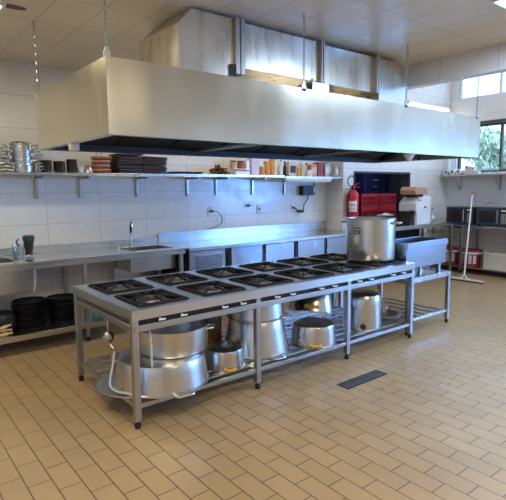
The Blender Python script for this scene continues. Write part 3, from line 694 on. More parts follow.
# ------------------------------------------------------------------ refrigerated counter
RF = thing('refrigerated_counter', 'low stainless refrigerated counter with flat doors along the back wall', 'refrigerator', (0, 0, 0))
rx0, rx1, ry0, ry1 = 2.985, 6.085, 4.95, 5.685
part('cabinet_body', RF, M['steel_dark'], lambda b: b.box((rx0 + .01, ry0 + .03, .10), (rx1 - .01, ry1, .84)), smooth=False)
part('worktop', RF, M['steel_h'], lambda b: b.box((rx0, ry0, .84), (rx1, ry1, .88)), bevel=.004)
part('backsplash', RF, M['steel_h'], lambda b: b.box((rx0 - .03, ry1 - .02, .88), (rx1, ry1, 1.02)), bevel=.003)
for x in (rx0 + .06, 4.5, rx1 - .06):
    for y in (ry0 + .08, ry1 - .08): part('leg', RF, M['steel_frame'], lambda b: b.cyl((x, y, 0), .02, .10, 12))
M['steel_door'] = steel('steel_door_sheet', (.46, .47, .49), .22, .30, (3, 3, 3), .01, .003)
def front(name, x0, x1, mat='steel_door'): return part(name, RF, M[mat], lambda b: b.box((x0, ry0 + .005, .13), (x1, ry0 + .03, .835)), bevel=.004)
front('machine_panel', rx0 + .005, 3.50)
def vent(b):
    for i in range(15):
        for j in range(12): 
            x = 3.07 + i * .026; z = .56 + j * .018
            b.box((x, ry0 + .001, z), (x + .016, ry0 + .006, z + .009))
part('vent_grille', RF, M['steel_dark'], vent, smooth=False)
part('vent_frame', RF, M['steel_frame'], lambda b: b.box((3.05, ry0 + .002, .785), (3.47, ry0 + .006, .80)), smooth=False)
for a, c in ((3.60, 4.10), (4.16, 4.67), (4.75, 5.28), (5.34, 5.80), (5.82, 6.075)):
    d = front('door', a, c)
    part('door_handle', d, M['black'], lambda b: b.box((a - .045, ry0 + .012, .55), (a - .015, ry0 + .028, .79)), smooth=False)

# ------------------------------------------------------------------ wall shelves
def wall_shelf(label, x0, x1, z, brs, y0=5.35, mat='steel_h'):
    o = thing('wall_shelf', label, 'shelf', (0, 0, 0), group='shelves on the back wall')
    part('shelf_board', o, M[mat], lambda b: b.box((x0, y0, z - .028), (x1, 5.697, z)).box((x0, y0, z - .035), (x1, y0 + .01, z - .028)), bevel=.003)
    for x in brs:
        part('bracket', o, M['steel_frame'], lambda b: b.box((x - .016, 5.672, z - .275), (x + .016, 5.697, z - .036)).box((x - .012, y0 + .03, z - .062), (x + .012, 5.672, z - .03)).cyl((0, 0, 0), .006, .008, 8, Matrix.Translation((x, 5.668, z - .26)) @ Matrix.Rotation(PI / 2, 4, 'X')), bevel=.002)
    return o
SHELF = 1.757
wall_shelf('long steel shelf on the back wall carrying pans and trays', -1.2, 4.86, SHELF, (.9, 1.52, 2.0, 2.70, 3.42, 3.88, 4.52))
wall_shelf('short steel shelf ending at the wall corner, full of jars', 4.875, 6.09, SHELF - .012, (5.15, 5.82))
o = thing('strip_light', 'white strip light fixed below the front edge of the short shelf', 'lamp', (4.86, 5.315, SHELF - .075))
part('light_housing', o, M['white_paint'], lambda b: b.box((0, 0, 0), (.95, .05, .035)), bevel=.004)
part('light_tube', o, M['white'], lambda b: b.rod((.02, .02, -.012), (.93, .02, -.012), .012, 10))

# shelf contents --- aluminium pans with loop handles
def pan_stack(cx, cy, n, r, hgt, where, grp, seed):
    rnd = random.Random(seed); o0 = None
    for i in range(n):
        k = n - 1 - i; loc = (cx + rnd.uniform(-1, 1) * .004, cy + rnd.uniform(-1, 1) * .004, SHELF + .001 + i * hgt); rot = (0, 0, D2(-14) + rnd.uniform(-.3, .3))
        lab = 'handled aluminium pan, %s in stack %s' % (ordn(k, n), where)
        if o0 is None:
            o0 = thing('handled_pan', lab, 'pan', loc, rot, grp)
            part('pan_body', o0, M['alu'], lambda b: b.lathe([(0, 0), (r * .86, 0), (r * .90, hgt * .65), (r * 1.05, hgt * .75), (r * 1.05, hgt * .98), (r * .94, hgt * .98), (r * .92, .004), (0, .004)], 36))
            for a in (0, PI): part('wire_handle', o0, M['alu_dull'], lambda b: loop_handle(b, r * .95, hgt * .55, a, .12, .075, .0055, .014))
        else: dup(o0, loc, rot, lab)
pan_stack(1.352, 5.50, 9, .108, .0315, 'beside the black bowls', 'main stack of aluminium pans', 5)
pan_stack(1.03, 5.53, 8, .108, .0315, 'cut by left picture edge', 'left stack of aluminium pans', 6)
# loose wire handle lids on top
o = thing('wire_trivet', 'bundle of bent wire racks lying on the aluminium pans', 'rack', (1.352, 5.52, SHELF + 9 * .0315 + .006))
part('wires', o, M['chain'], lambda b: [b.tube([(.11 * math.cos(a), .11 * math.sin(a), .002), (.05 * math.cos(a + .8), .05 * math.sin(a + .8), .022), (-.11 * math.cos(a + .3), -.11 * math.sin(a + .3), .002)], .0035, 5, sub=4) for a in (0, .7, 1.5, 2.3, 3.1, 4.2)])

def cup_stack(cx, cy, n, r, step, h, where, grp, mat='black', lab0='black bowl', name='black_bowl'):
    o0 = None
    for i in range(n):
        k = n - 1 - i; loc = (cx, cy, SHELF + .001 + i * step); lab = '%s, %s in stack %s' % (lab0, ordn(k, n), where)
        if o0 is None: o0 = tag(build(name, MB().lathe([(0, 0), (r * .7, 0), (r * .92, h * .8), (r, h), (r * .9, h), (r * .64, .006), (0, .006)], 28), M[mat], loc=loc), lab, 'bowl', grp)
        else:
            c = o0.copy(); COL.objects.link(c); c.location = loc; c['label'] = lab
cup_stack(1.585, 5.52, 4, .062, .026, .05, 'next to the aluminium pans', 'first stack of black bowls')
cup_stack(1.725, 5.52, 4, .066, .024, .05, 'second from the aluminium pans', 'second stack of black bowls')
cup_stack(1.862, 5.53, 5, .060, .024, .05, 'third from the aluminium pans', 'third stack of black bowls')
for k, (x, m, lab) in enumerate(((1.955, 'white', 'white cup left of the small grey bowl on the shelf'), (2.035, 'alu', 'small grey metal bowl left of the red baskets'))):
    if k == 0: tag(build('white_cup', MB().lathe([(0, 0), (.025, 0), (.03, .07), (.026, .07), (.022, .005), (0, .005)], 20), M[m], loc=(x, 5.5, SHELF + .001)), lab, 'cup')
    else: tag(build('small_bowl', MB().lathe([(0, .062), (.03, .06), (.05, .03), (.055, 0), (.05, 0), (.02, .05), (0, .052)], 24), M[m], loc=(x, 5.49, SHELF + .001)), lab, 'bowl')
# red baskets
b0 = None
for i in range(4):
    k = 3 - i; lab = 'reddish woven basket, %s of the stack beside the brown trays' % ordn(k, 4); loc = (2.195, 5.52, SHELF + .001 + i * .047)
    if b0 is None:
        b0 = thing('woven_basket', lab, 'basket', loc, (0, 0, .2), 'stack of reddish baskets')
        part('basket_body', b0, M['copper'], lambda b: b.lathe([(0, 0), (.088, 0), (.112, .02), (.108, .045), (.098, .045), (.085, .006), (0, .006)], 30))
        part('basket_rim', b0, M['basket_pale'], lambda b: b.tube([(.110 * math.cos(a), .110 * math.sin(a), .042) for a in [i_ * PI / 12 for i_ in range(24)]], .006, 6, closed=True))
    else: dup(b0, loc, (0, 0, i * 1.1), lab)
o = tag(build('brass_ring', MB().tube([(.032 * math.cos(a), 0, .032 * math.sin(a)) for a in [i_ * PI / 8 for i_ in range(16)]], .004, 6, closed=True), M['brass'], loc=(2.16, 5.50, SHELF + .214), rot=(.2, 0, .3)), 'thin pale ring on top of the red baskets', 'ring')
# brown trays
rnd = random.Random(11); t0 = None; grp = 'dark brown trays on the shelf'
for col, (cx, n, where) in enumerate(((2.49, 9, 'right of red baskets'), (2.80, 8, 'left of black griddles'))):
    for i in range(n):
        k = n - 1 - i; loc = (cx + rnd.uniform(-1, 1) * .012, 5.50 + rnd.uniform(-1, 1) * .01, SHELF + .001 + i * .025); rot = (rnd.uniform(-.02, .02), rnd.uniform(-.02, .02), rnd.uniform(-.05, .05))
        lab = 'dark brown oblong tray, %s in stack %s' % (ordn(k, n), where)
        if t0 is None:
            t0 = tag(build('oblong_tray', MB().box((-.145, -.12, 0), (.145, .12, .006)).box((-.155, -.13, .006), (.155, -.112, .023)).box((-.155, .112, .006), (.155, .13, .023)).box((-.155, -.112, .006), (-.137, .112, .023)).box((.137, -.112, .006), (.155, .112, .023)), M['dark_brown'], loc=loc, rot=rot, bevel=.003), lab, 'tray', grp)
        else:
            c = t0.copy(); COL.objects.link(c); c.location = loc; c.rotation_euler = rot; c['label'] = lab
for i in range(2):
    tag(build('flat_griddle', MB().box((-.20, -.12, 0), (.20, .12, .012)).box((-.21, -.13, .008), (.21, .13, .014)), M['black_tray'], loc=(3.25 + i * .02, 5.5, SHELF + .001 + i * .0155), bevel=.003), ('black flat griddle plate lying on the shelf, lower one', 'black flat griddle plate lying on the shelf, upper one')[i], 'griddle', 'flat griddle plates')
# dried bunch
rnd = random.Random(21); mb = MB()
for k in range(70):
    a, r_ = rnd.uniform(0, 6.3), rnd.uniform(0, .17); x, y = r_ * math.cos(a), .09 * math.sin(a) * r_ / .17; h = max(.02, .12 * (1 - (abs(x) / .18)))
    z = rnd.uniform(.012, h); d = Vector((rnd.uniform(-1, 1), rnd.uniform(-1, 1), rnd.uniform(-.5, .5))).normalized() * .04
    p = Vector((x, y, z)); mb.tube([p - d + Vector((0, 0, max(0, .01 - (p - d).z))), p + Vector((0, 0, .01)), p + d + Vector((0, 0, max(0, .01 - (p + d).z)))], .009, 5, sub=3)
tag(build('dried_bunch', mb, M['dried'], loc=(3.78, 5.5, SHELF + .001)), 'brown tangled bunch of dried stems on the shelf', 'dried plants', kind='stuff')
# tableware rack and packs on the right part of the shelf
def box_item(name, label, cat, x, w_, d_, h, mat, y=5.52, grp=None, band=None, rz=0):
    o = thing(name, label, cat, (x, y, SHELF + .001 - (.012 if x > 4.87 else 0)), (0, 0, rz), grp)
    part('box_body', o, M[mat], lambda b: b.box((-w_ / 2, -d_ / 2, 0), (w_ / 2, d_ / 2, h)), bevel=.004)
    if band: part('printed_panel', o, M[band], lambda b: b.box((-w_ * .38, -d_ / 2 - .0015, h * .25), (w_ * .38, -d_ / 2, h * .75)), smooth=False)
    return o
def jar_item(name, label, cat, x, r, h, mat, lidm='white', y=5.5, grp=None, neck=False):
    o = thing(name, label, cat, (x, y, SHELF + .001 - (.012 if x > 4.87 else 0)), group=grp)
    if neck: prof = [(0, 0), (r, 0), (r, h * .62), (r * .45, h * .8), (r * .42, h * .93), (0, h * .93)]
    else: prof = [(0, 0), (r * .95, 0), (r, .01), (r, h * .8), (r * .85, h * .86), (0, h * .86)]
    part('jar_body' if not neck else 'bottle_body', o, M[mat], lambda b: b.lathe(prof, 24))
    part('cap', o, M[lidm], lambda b: b.cyl((0, 0, h * (.93 if neck else .86)), r * (.5 if neck else .9), h * (.07 if neck else .14), 18))
    return o
o = thing('kitchen_scale', 'small white weighing scale with flat platform on the shelf', 'scale', (4.13, 5.50, SHELF + .001))
part('scale_base', o, M['white_enamel'], lambda b: b.prism([(-.10, 0), (.10, 0), (.08, .06), (-.08, .06)], 0, -.12, .12), bevel=.006)
part('scale_platform', o, M['white_enamel'], lambda b: b.box((-.14, -.10, .07), (.14, .10, .082)).box((-.03, -.03, .06), (.03, .03, .07)), bevel=.003)
for k, (x, m, lb_) in enumerate(((4.045, 'basket_pale', 'beige jar with dark lid, left of the two on the white scale'), (4.17, 'copper', 'brown jar with dark lid, right of the two on the white scale'))):
    o = jar_item('spice_jar', lb_, 'jar', x, .05, .11, m, 'dark_brown'); o.location.z = SHELF + .001 + .0825
box_item('paper_pack', 'pale lilac paper pack beside the white scale', 'pack', 4.40, .14, .12, .235, 'lilac')
box_item('paper_pack', 'narrow white pack between the scale and the lilac pack', 'pack', 4.275, .06, .10, .20, 'white')
for x, r, h, m, l_, lb_ in ((4.545, .045, .14, 'amber', 'white', 'amber food jar right of the lilac pack'), (4.64, .048, .20, 'amber', 'orange', 'tall amber jar with orange lid on the shelf'), (4.735, .042, .23, 'orange', 'orange', 'tall orange jar, tallest beside the shelf joint')):
    jar_item('food_jar', lb_, 'jar', x, r, h, m, l_, grp='amber jars')
for x, lb_ in ((4.80, 'slim white bottle left of the shelf joint'), (4.915, 'slim white bottle right of the shelf joint')):
    jar_item('white_bottle', lb_, 'bottle', x, .024, .24, 'white', 'black', neck=True, grp='slim white bottles')
jar_item('black_bottle', 'slim black bottle at the start of the short shelf', 'bottle', 4.99, .026, .22, 'black', 'black', neck=True)
box_item('food_carton', 'beige carton with a dark panel on the short shelf', 'carton', 5.12, .15, .12, .21, 'beige', band='dark_brown')
jar_item('food_jar', 'short orange jar right of the beige carton', 'jar', 5.25, .045, .15, 'orange', 'beige', grp='mixed jars')
jar_item('food_jar', 'pale jar with white lid in the middle of the short shelf', 'jar', 5.35, .05, .22, 'beige', 'white', grp='mixed jars')
jar_item('food_jar', 'small white jar standing in front of the pale jar', 'jar', 5.43, .04, .10, 'white', 'white', y=5.42, grp='mixed jars')
jar_item('food_jar', 'brown jar with dark lid left of the orange box', 'jar', 5.46, .045, .21, 'grey_pack', 'dark_brown', y=5.56, grp='mixed jars')
box_item('food_carton', 'orange carton left of the dark red box', 'carton', 5.575, .13, .11, .19, 'orange', band='beige')
box_item('food_carton', 'dark red upright carton on the short shelf', 'carton', 5.72, .12, .11, .22, 'dark_red')
jar_item('black_bottle', 'black narrow bottle right of the dark red carton', 'bottle', 5.815, .026, .19, 'black', 'black', neck=True)
for k, (x, h, y, lb_) in enumerate(((5.87, .20, 5.52, 'grey speckled pack next to the black bottle'), (5.965, .22, 5.55, 'tall grey speckled pack near the shelf end'), (6.04, .17, 5.46, 'short grey speckled pack at the shelf end'))):
    box_item('spice_pack', lb_, 'pack', x, .085, .10, h, 'grey_pack', y=y, grp='grey packs', band='label_white')

# ------------------------------------------------------------------ wall fittings
def outlet(x, z, label, plug=False):
    o = thing('wall_outlet', label, 'outlet', (x, 5.70, z), group='outlets on the back wall')
    part('cover_plate', o, M['white'], lambda b: b.box((-.04, -.012, -.06), (.04, 0, .06)), bevel=.004)
    part('socket', o, M['frame_dark'], lambda b: b.cyl((0, 0, 0), .016, .003, 16, Matrix.Translation((0, -.012, 0)) @ Matrix.Rotation(PI / 2, 4, 'X')))
    return o
outlet(3.785, 1.265, 'white wall outlet with a dark cord above the counter middle'); outlet(4.645, 1.268, 'white wall outlet below the third shelf bracket from the right'); outlet(5.33, 1.265, 'white wall outlet below the black wall box')
o = thing('power_cord', 'dark cord hanging from the outlet to the steel counter', 'cord', (3.785, 5.67, 1.265))
part('plug', o, M['black'], lambda b: b.rod((0, .017, 0), (0, -.03, 0), .016, 12))
part('cable', o, M['black'], lambda b: b.tube([(0, -.03, 0), (.08, -.03, -.01), (.15, -.03, -.09), (.14, -.03, -.17), (.06, -.02, -.21), (-.03, -.02, -.24), (-.08, -.02, -.245)], .0055, 7, sub=6))
o = thing('wall_valve', 'small dark valve on the back wall beside an outlet', 'valve', (4.43, 5.70, 1.325))
part('valve_body', o, M['frame_dark'], lambda b: b.rod((0, 0, 0), (0, -.045, 0), .016, 12)); part('valve_handle', o, M['frame_dark'], lambda b: b.rod((-.05, -.04, 0), (.05, -.04, 0), .008, 8).rod((0, -.04, -.025), (0, -.04, .03), .008, 8))
o = thing('wall_control_box', 'black box on the back wall under the short shelf', 'control box', (5.61, 5.70, 1.53))
part('box_case', o, M['black'], lambda b: b.box((-.14, -.10, -.075), (.10, 0, .075)), bevel=.008)
part('box_label', o, M['label_white'], lambda b: b.box((.115, -.06, -.03), (.175, -.05, .06)).box((.10, -.055, .0), (.115, -.05, .02)), smooth=False)
part('cable', o, M['black'], lambda b: b.tube([(.03, -.05, -.075), (0, -.05, -.14), (-.07, -.05, -.22), (-.08, -.05, -.30), (-.12, -.05, -.33), (-.20, -.04, -.32), (-.24, -.03, -.27), (-.28, -.025, -.262)], .009, 7, sub=5))
part('power_adapter', o, M['black'], lambda b: b.box((-.19, -.075, -.345), (-.09, -.03, -.305)), bevel=.006)
part('plug', o, M['black'], lambda b: b.rod((-.28, -.012, -.262), (-.28, -.045, -.262), .018, 12))

# fire extinguisher
o = thing('fire_extinguisher', 'red fire extinguisher hanging on the wall corner', 'fire extinguisher', (6.215, 5.225, 1.09))
part('cylinder', o, M['red'], lambda b: b.lathe([(0, 0), (.085, 0), (.095, .015), (.095, .34), (.085, .39), (.05, .43), (.03, .445), (0, .445)], 32))
part('valve_head', o, M['enamel_black'], lambda b: b.cyl((0, 0, .44), .022, .05, 14))
part('lever', o, M['red'], lambda b: b.bar((0, 0, .50), (.10, -.05, .56), .02, .012).bar((0, 0, .485), (.11, -.05, .49), .02, .012).box((-.02, -.02, .47), (.02, .02, .52)))
va2 = math.atan2(-5.225, -6.215)
build('paper_label', curved_label(.0955, va2 - .75, va2 + .75, .10, .27, 12), M['label_white'], o)
build('label_band', curved_label(.0968, va2 - .65, va2 + .5, .20, .215, 10), M['red'], o)
lt = MB()
for r_ in range(3):
    for k in range(6):
        if (k + r_) % 4 == 3: continue
        mb_ = curved_label(.0968, va2 - .62 + k * .19, va2 - .5 + k * .19, .125 + r_ * .024 + (.03 if r_ == 2 else 0), .134 + r_ * .024 + (.03 if r_ == 2 else 0), 2); lt._add(mb_.v, mb_.f)
build('label_print', lt, M['frame_dark'], o)
part('hose', o, M['rubber'], lambda b: b.tube([(-.01, -.02, .475), (-.05, -.04, .50), (-.13, -.05, .50), (-.185, -.05, .57), (-.16, -.05, .64), (-.09, -.05, .665), (-.02, -.05, .63), (-.01, -.05, .56), (-.06, -.045, .49), (-.11, -.02, .42), (-.115, .0, .25), (-.10, 0, .1), (-.09, -.0, .04)], .009, 8, sub=5))
part('wall_hook', o, M['steel_frame'], lambda b: b.box((-.02, .0, .46), (.02, .104, .475)))

# ------------------------------------------------------------------ prep table by the opening
PT = thing('prep_table', 'steel table under the white machine in the far corner', 'table', (0, 0, 0))
tx0, tx1, ty0, ty1, tz = 6.20, 8.33, 4.66, 5.31, .945
part('tabletop', PT, M['steel_h'], lambda b: b.box((tx0, ty0, tz - .035), (tx1, ty1, tz)).box((tx0, ty0, tz - .06), (tx1, ty0 + .02, tz - .035)), bevel=.003)
for x in (tx0 + .03, 7.3, tx1 - .03):
    for y in (ty0 + .03, ty1 - .03):
        l = part('leg', PT, M['steel_frame'], lambda b: b.box((x - .02, y - .02, .05), (x + .02, y + .02, tz - .06 if y < 5 else tz - .035)), bevel=.003); part('leg_foot', l, M['rubber'], lambda b: b.cyl((x, y, 0), .018, .052, 12))
part('mid_shelf', PT, M['steel_h'], lambda b: b.box((tx0 + .02, ty0 + .05, .70), (tx1 - .02, ty1 - .05, .72)), bevel=.002)
part('rear_panel', PT, M['steel_dark'], lambda b: b.box((tx0 + .06, ty1 - .04, .72), (tx1 - .06, ty1 - .03, .89)), smooth=False)
# red crates
def crate_mesh(w_, d_, h, t=.012):
    b = MB()
    b.box((-w_ / 2, -d_ / 2, 0), (w_ / 2, d_ / 2, t))
    for side in range(4):
        L = w_ if side % 2 == 0 else d_ - 2 * t; off = (d_ if side % 2 == 0 else w_) / 2 - t / 2
        X = Matrix.Rotation(side * PI / 2, 4, 'Z') @ Matrix.Translation((0, -off, 0))
        b.box((-L / 2, -t / 2, t), (L / 2, t / 2, .055), X); b.box((-L / 2, -t / 2 - .004, h - .05), (L / 2, t / 2 + .004, h), X)
        n = 7
        for k in range(n + 1):
            x = -L / 2 + .015 + (L - .03) * k / n; b.box((x - .015, -t / 2, .055), (x + .015, t / 2, h - .05), X)
        b.box((-L / 2, -t / 2 + .001, h * .5 - .008), (L / 2, t / 2 - .001, h * .5 + .008), X)
    return b
cr0 = None
for (x, z, lab) in ((7.05, 0, 'red slatted crate in the dark opening, lower left one'), (7.56, 0, 'red slatted crate in the dark opening, lower right one'), (7.05, .255, 'red slatted crate in the dark opening, upper left one'), (7.56, .255, 'red slatted crate in the dark opening, upper right one')):
    loc = (x, 5.70, .951 + z)
    if cr0 is None: cr0 = tag(build('plastic_crate', crate_mesh(.48, .34, .254), M['red_crate'], loc=loc), lab, 'crate', 'red crates')
    else:
        c = cr0.copy(); COL.objects.link(c); c.location = loc; c['label'] = lab
o = thing('pantry_bench', 'dark bench in the opening carrying the red crates', 'bench', (7.15, 5.70, 0))
part('bench_top', o, M['steel_dark'], lambda b: b.box((-.76, -.21, .91), (.72, .21, .95)), bevel=.003)
for x in (-.7, .66): part('leg', o, M['steel_dark'], lambda b: b.box((x - .03, -.19, 0), (x + .03, .19, .91)))
# tray with plate
tr = tag(build('serving_tray', MB().box((-.25, -.12, 0), (.25, .12, .008)).box((-.26, -.13, .008), (.26, -.115, .022)).box((-.26, .115, .008), (.26, .13, .022)).box((-.26, -.115, .008), (-.245, .115, .022)).box((.245, -.115, .008), (.26, .115, .022)), M['dark_brown'], loc=(6.82, 5.13, tz + .141), bevel=.003), 'dark brown tray lying on the black box before the crates', 'tray')
tag(build('storage_box', MB().box((-.2, -.1, 0), (.2, .1, .14)), M['black_tray'], loc=(6.80, 5.13, tz + .001), bevel=.006), 'black box on the steel table in front of the crates', 'box')
cl = MB()
rnd = random.Random(5)
g = 10; hs_ = [[.012 + .03 * math.exp(-((i - 5) ** 2 + (j - 5) ** 2) / 9) + rnd.uniform(0, .008) for j in range(g + 1)] for i in range(g + 1)]
vs = [(-.13 + .26 * i / g, -.08 + .16 * j / g, hs_[i][j]) for i in range(g + 1) for j in range(g + 1)] + [(-.13 + .26 * i / g, -.08 + .16 * j / g, 0) for i in range(g + 1) for j in range(g + 1)]
q = g + 1; o_ = q * q; fs = []
for i in range(g):
    for j in range(g):
        fs.append((i * q + j, (i + 1) * q + j, (i + 1) * q + j + 1, i * q + j + 1)); fs.append((o_ + i * q + j, o_ + i * q + j + 1, o_ + (i + 1) * q + j + 1, o_ + (i + 1) * q + j))
for i in range(g):
    fs += [(i * q, i * q + o_, (i + 1) * q + o_, (i + 1) * q), (i * q + g, (i + 1) * q + g, (i + 1) * q + g + o_, i * q + g + o_), (i, i + 1, i + 1 + o_, i + o_), (g * q + i, g * q + i + o_, g * q + i + 1 + o_, g * q + i + 1)]
cl._add(vs, fs)
tag(build('folded_cloth', cl, M['white'], loc=(6.95, 5.13, tz + .150)), 'white cloth lying on the dark brown tray', 'cloth')
# white machine
o = thing('food_processor', 'white enamelled kitchen machine with tan top on the steel table', 'machine', (7.25, 4.72, tz + .001))
part('machine_body', o, M['white_enamel'], lambda b: b.prism([(0, 0), (.40, 0), (.40, .46), (.10, .46), (-.03, .36), (-.03, .22), (0, .22)], 1, 0, .34), bevel=.012)
part('outlet_chute', o, M['enamel_black'], lambda b: b.prism([(-.13, 0), (.0, 0), (.0, .22), (-.05, .22)], 1, .05, .30).box((-.075, .02, .17), (-.03, .10, .235)), bevel=.006)
part('feed_neck', o, M['enamel_black'], lambda b: b.box((.06, .06, .46), (.26, .28, .50)), bevel=.004)
part('feed_tray', o, M['tan'], lambda b: b.prism([(-.06, .50), (.30, .50), (.30, .59), (.25, .63), (-.03, .63), (-.08, .57)], 1, .0, .30), bevel=.014)
part('tray_end', o, M['enamel_black'], lambda b: b.box((.302, .03, .505), (.312, .27, .60)), bevel=.004)
part('side_knob', o, M['black'], lambda b: b.cyl((0, 0, 0), .014, .02, 12, Matrix.Translation((.22, 0, .29)) @ Matrix.Rotation(PI / 2, 4, 'X')))
part('front_panel', o, M['frame_dark'], lambda b: b.box((.02, -.0015, .395), (.10, 0, .41)).box((.03, -.0015, .425), (.12, 0, .432)), smooth=False)
o = thing('water_bottle', 'clear plastic bottle with dark cap right of the white machine', 'bottle', (7.93, 4.86, tz + .001))
part('bottle_body', o, M['clear'], lambda b: b.lathe([(0, 0), (.042, 0), (.045, .01), (.045, .16), (.035, .19), (.015, .215), (.014, .23), (0, .23)], 24)); part('cap', o, M['teal'], lambda b: b.cyl((0, 0, .23), .017, .022, 14)); 
build('paper_label', MB().lathe([(.0455, .06), (.0462, .06), (.0462, .13), (.0455, .13), (.0455, .06)], 24), M['white'], o)
# navy cabinet in the dark room
o = thing('navy_cabinet', 'dark blue upright cabinet inside the dark opening', 'cabinet', (8.26, 6.35, 0))
part('cabinet_body', o, M['navy'], lambda b: b.box((-.36, 0, 0), (.36, .6, 1.95)), bevel=.01)
d = part('cabinet_door', o, M['navy'], lambda b: b.box((-.35, -.025, .1), (.35, -.001, 1.93)), bevel=.008)
part('door_handle', d, M['steel_frame'], lambda b: b.box((.28, -.05, .9), (.30, -.025, 1.3)))
part('door_plate', d, M['label_pale'], lambda b: b.box((-.12, -.028, 1.70), (.06, -.0255, 1.73)).box((-.10, -.028, 1.58), (.02, -.0255, 1.60)), smooth=False)

# ------------------------------------------------------------------ right counter, shelf and contents
RC = thing('side_counter', 'steel counter with open lower shelf along the right wall', 'counter', (0, 0, 0))
cx0, cx1, cy0, cy1, cz = 8.5, 9.19, 2.2, 5.25, .875
part('worktop', RC, M['steel_h'], lambda b: b.box((cx0, cy0, cz - .05), (cx1, cy1, cz)), bevel=.004)
part('lower_shelf', RC, M['steel_h'], lambda b: b.box((cx0 + .03, cy0 + .02, .105), (cx1 - .02, cy1 - .02, .13)), bevel=.003)
for y in (cy0 + .05, 3.6, cy1 - .62, cy1 - .05):
    for x in (cx0 + .04, cx1 - .04):
        l = part('leg', RC, M['steel_frame'], lambda b: b.box((x - .02, y - .02, .05), (x + .02, y + .02, cz - .05)), bevel=.003); part('leg_foot', l, M['rubber'], lambda b: b.cyl((x, y, 0), .019, .052, 12))
def microwave(label, y, L, door_at_far):
    o = thing('microwave_oven', label, 'microwave', (cx0 + .11, y, cz), group='microwave ovens')
    part('oven_case', o, M['black'], lambda b: b.box((.012, 0, .018), (.40, L, .325)), bevel=.008)
    part('oven_foot', o, M['rubber'], lambda b: [b.cyl((x, yy, 0), .015, .02, 10) for x in (.05, .36) for yy in (.05, L - .05)])
    d0, d1 = (.15, L - .006) if door_at_far else (.15, L - .006)
    d = part('oven_door', o, M['darkglass'], lambda b: b.box((0, d0, .025), (.012, d1, .318)), bevel=.004)
    part('door_window', d, M['black'], lambda b: b.box((-.002, d0 + .07, .075), (0, d1 - .04, .27)), smooth=False)
    part('door_handle', d, M['steel'], lambda b: b.rod((-.025, d0 + .025, .06), (-.025, d0 + .025, .285), .008, 10).rod((-.025, d0 + .025, .08), (0, d0 + .025, .08), .006).rod((-.025, d0 + .025, .265), (0, d0 + .025, .265), .006))
    p = part('control_panel', o, M['enamel_black'], lambda b: b.box((.002, .006, .025), (.012, .147, .318)), bevel=.003)
    part('display', p, M['label_pale'], lambda b: b.box((.0005, .03, .265), (.0022, .12, .29)), smooth=False)
    part('button_pad', p, M['grey_pack'], lambda b: [b.box((.0, .03 + i * .032, .06 + j * .035), (.0025, .052 + i * .032, .08 + j * .035)) for i in range(3) for j in range(5)], smooth=False)
microwave('black microwave oven at the far end of the right counter', 4.46, .53, True)
microwave('black microwave oven nearer the camera, with a wire ring on top', 3.85, .56, True)
o = tag(build('wire_stand', MB().tube([(.0, -.09, .002), (.0, -.07, .07), (0, 0, .09), (0, .07, .07), (0, .09, .002)], .005, 6, sub=5).tube([(.12, -.09, .004), (.12, -.07, .07), (.12, 0, .09), (.12, .07, .07), (.12, .09, .004)], .005, 6, sub=5).rod((0, 0, .09), (.12, 0, .09), .004).rod((0, -.09, .005), (.12, -.09, .005), .004).rod((0, .09, .005), (.12, .09, .005), .004), M['chain'], loc=(8.70, 4.22, cz + .325)), 'bent wire stand on top of the nearer microwave', 'wire stand')
def bucket(label, y, x=8.75):
    o = thing('plastic_bucket', label, 'bucket', (x, y, .131), group='red and white buckets')
    part('bucket_body', o, M['red_bucket'], lambda b: b.lathe([(0, 0), (.155, 0), (.18, .27), (.174, .27), (.15, .006), (0, .006)], 36))
    part('bucket_lid', o, M['red_bucket'], lambda b: b.lathe([(0, .285), (.17, .285), (.185, .292), (.19, .285), (.19, .262), (.183, .262), (.183, .27), (0, .27)], 36))
    part('rim_band', o, M['label_white'], lambda b: b.lathe([(.1795, .225), (.1825, .225), (.1865, .262), (.183, .262), (.1795, .225)], 36))
    lm = MB()
    for a in (PI - .62, PI - .14, PI + .34, PI + .8):
        mb_ = curved_label(.1745, a - .15, a + .15, .05, .20, 5); lm._add(mb_.v, mb_.f)
    build('printed_label', lm, M['label_white'], o)
    pr = MB()
    for a in (PI - .62, PI - .14, PI + .34, PI + .8):
        for z in (.075, .10, .125, .15, .172):
            mb_ = curved_label(.1757, a - .11, a + .07 + .04 * ((z * 1000) % 2), z, z + .007, 4); pr._add(mb_.v, mb_.f)
    build('label_print', pr, M['red_bucket'], o)
    part('wire_handle', o, M['chain'], lambda b: b.tube([(0, -.187, .25), (-.12, -.13, .22), (-.185, 0, .21), (-.12, .13, .22), (0, .187, .25)], .004, 6, sub=5))
bucket('red bucket with white label on the lower shelf, right behind the squeegee', 4.53); bucket('red bucket with white label, farther one half hidden by the fryer', 4.95)
o = thing('cream_crate', 'cream plastic crate on the lower shelf of the right counter', 'crate', (8.75, 3.96, .131), (0, 0, PI / 2))
build('crate_body', crate_mesh(.50, .36, .29), M['cream'], o)
part('crate_lining', o, M['cream'], lambda b: b.box((-.235, -.165, .013), (.235, .165, .24)), smooth=False)
tag(build('cardboard_box', MB().box((-.16, -.10, 0), (.16, .10, .05)), M['beige'], loc=(8.76, 3.95, .131 + .242), rot=(0, 0, PI / 2), bevel=.004), 'flat cardboard box lying in the cream crate', 'box')
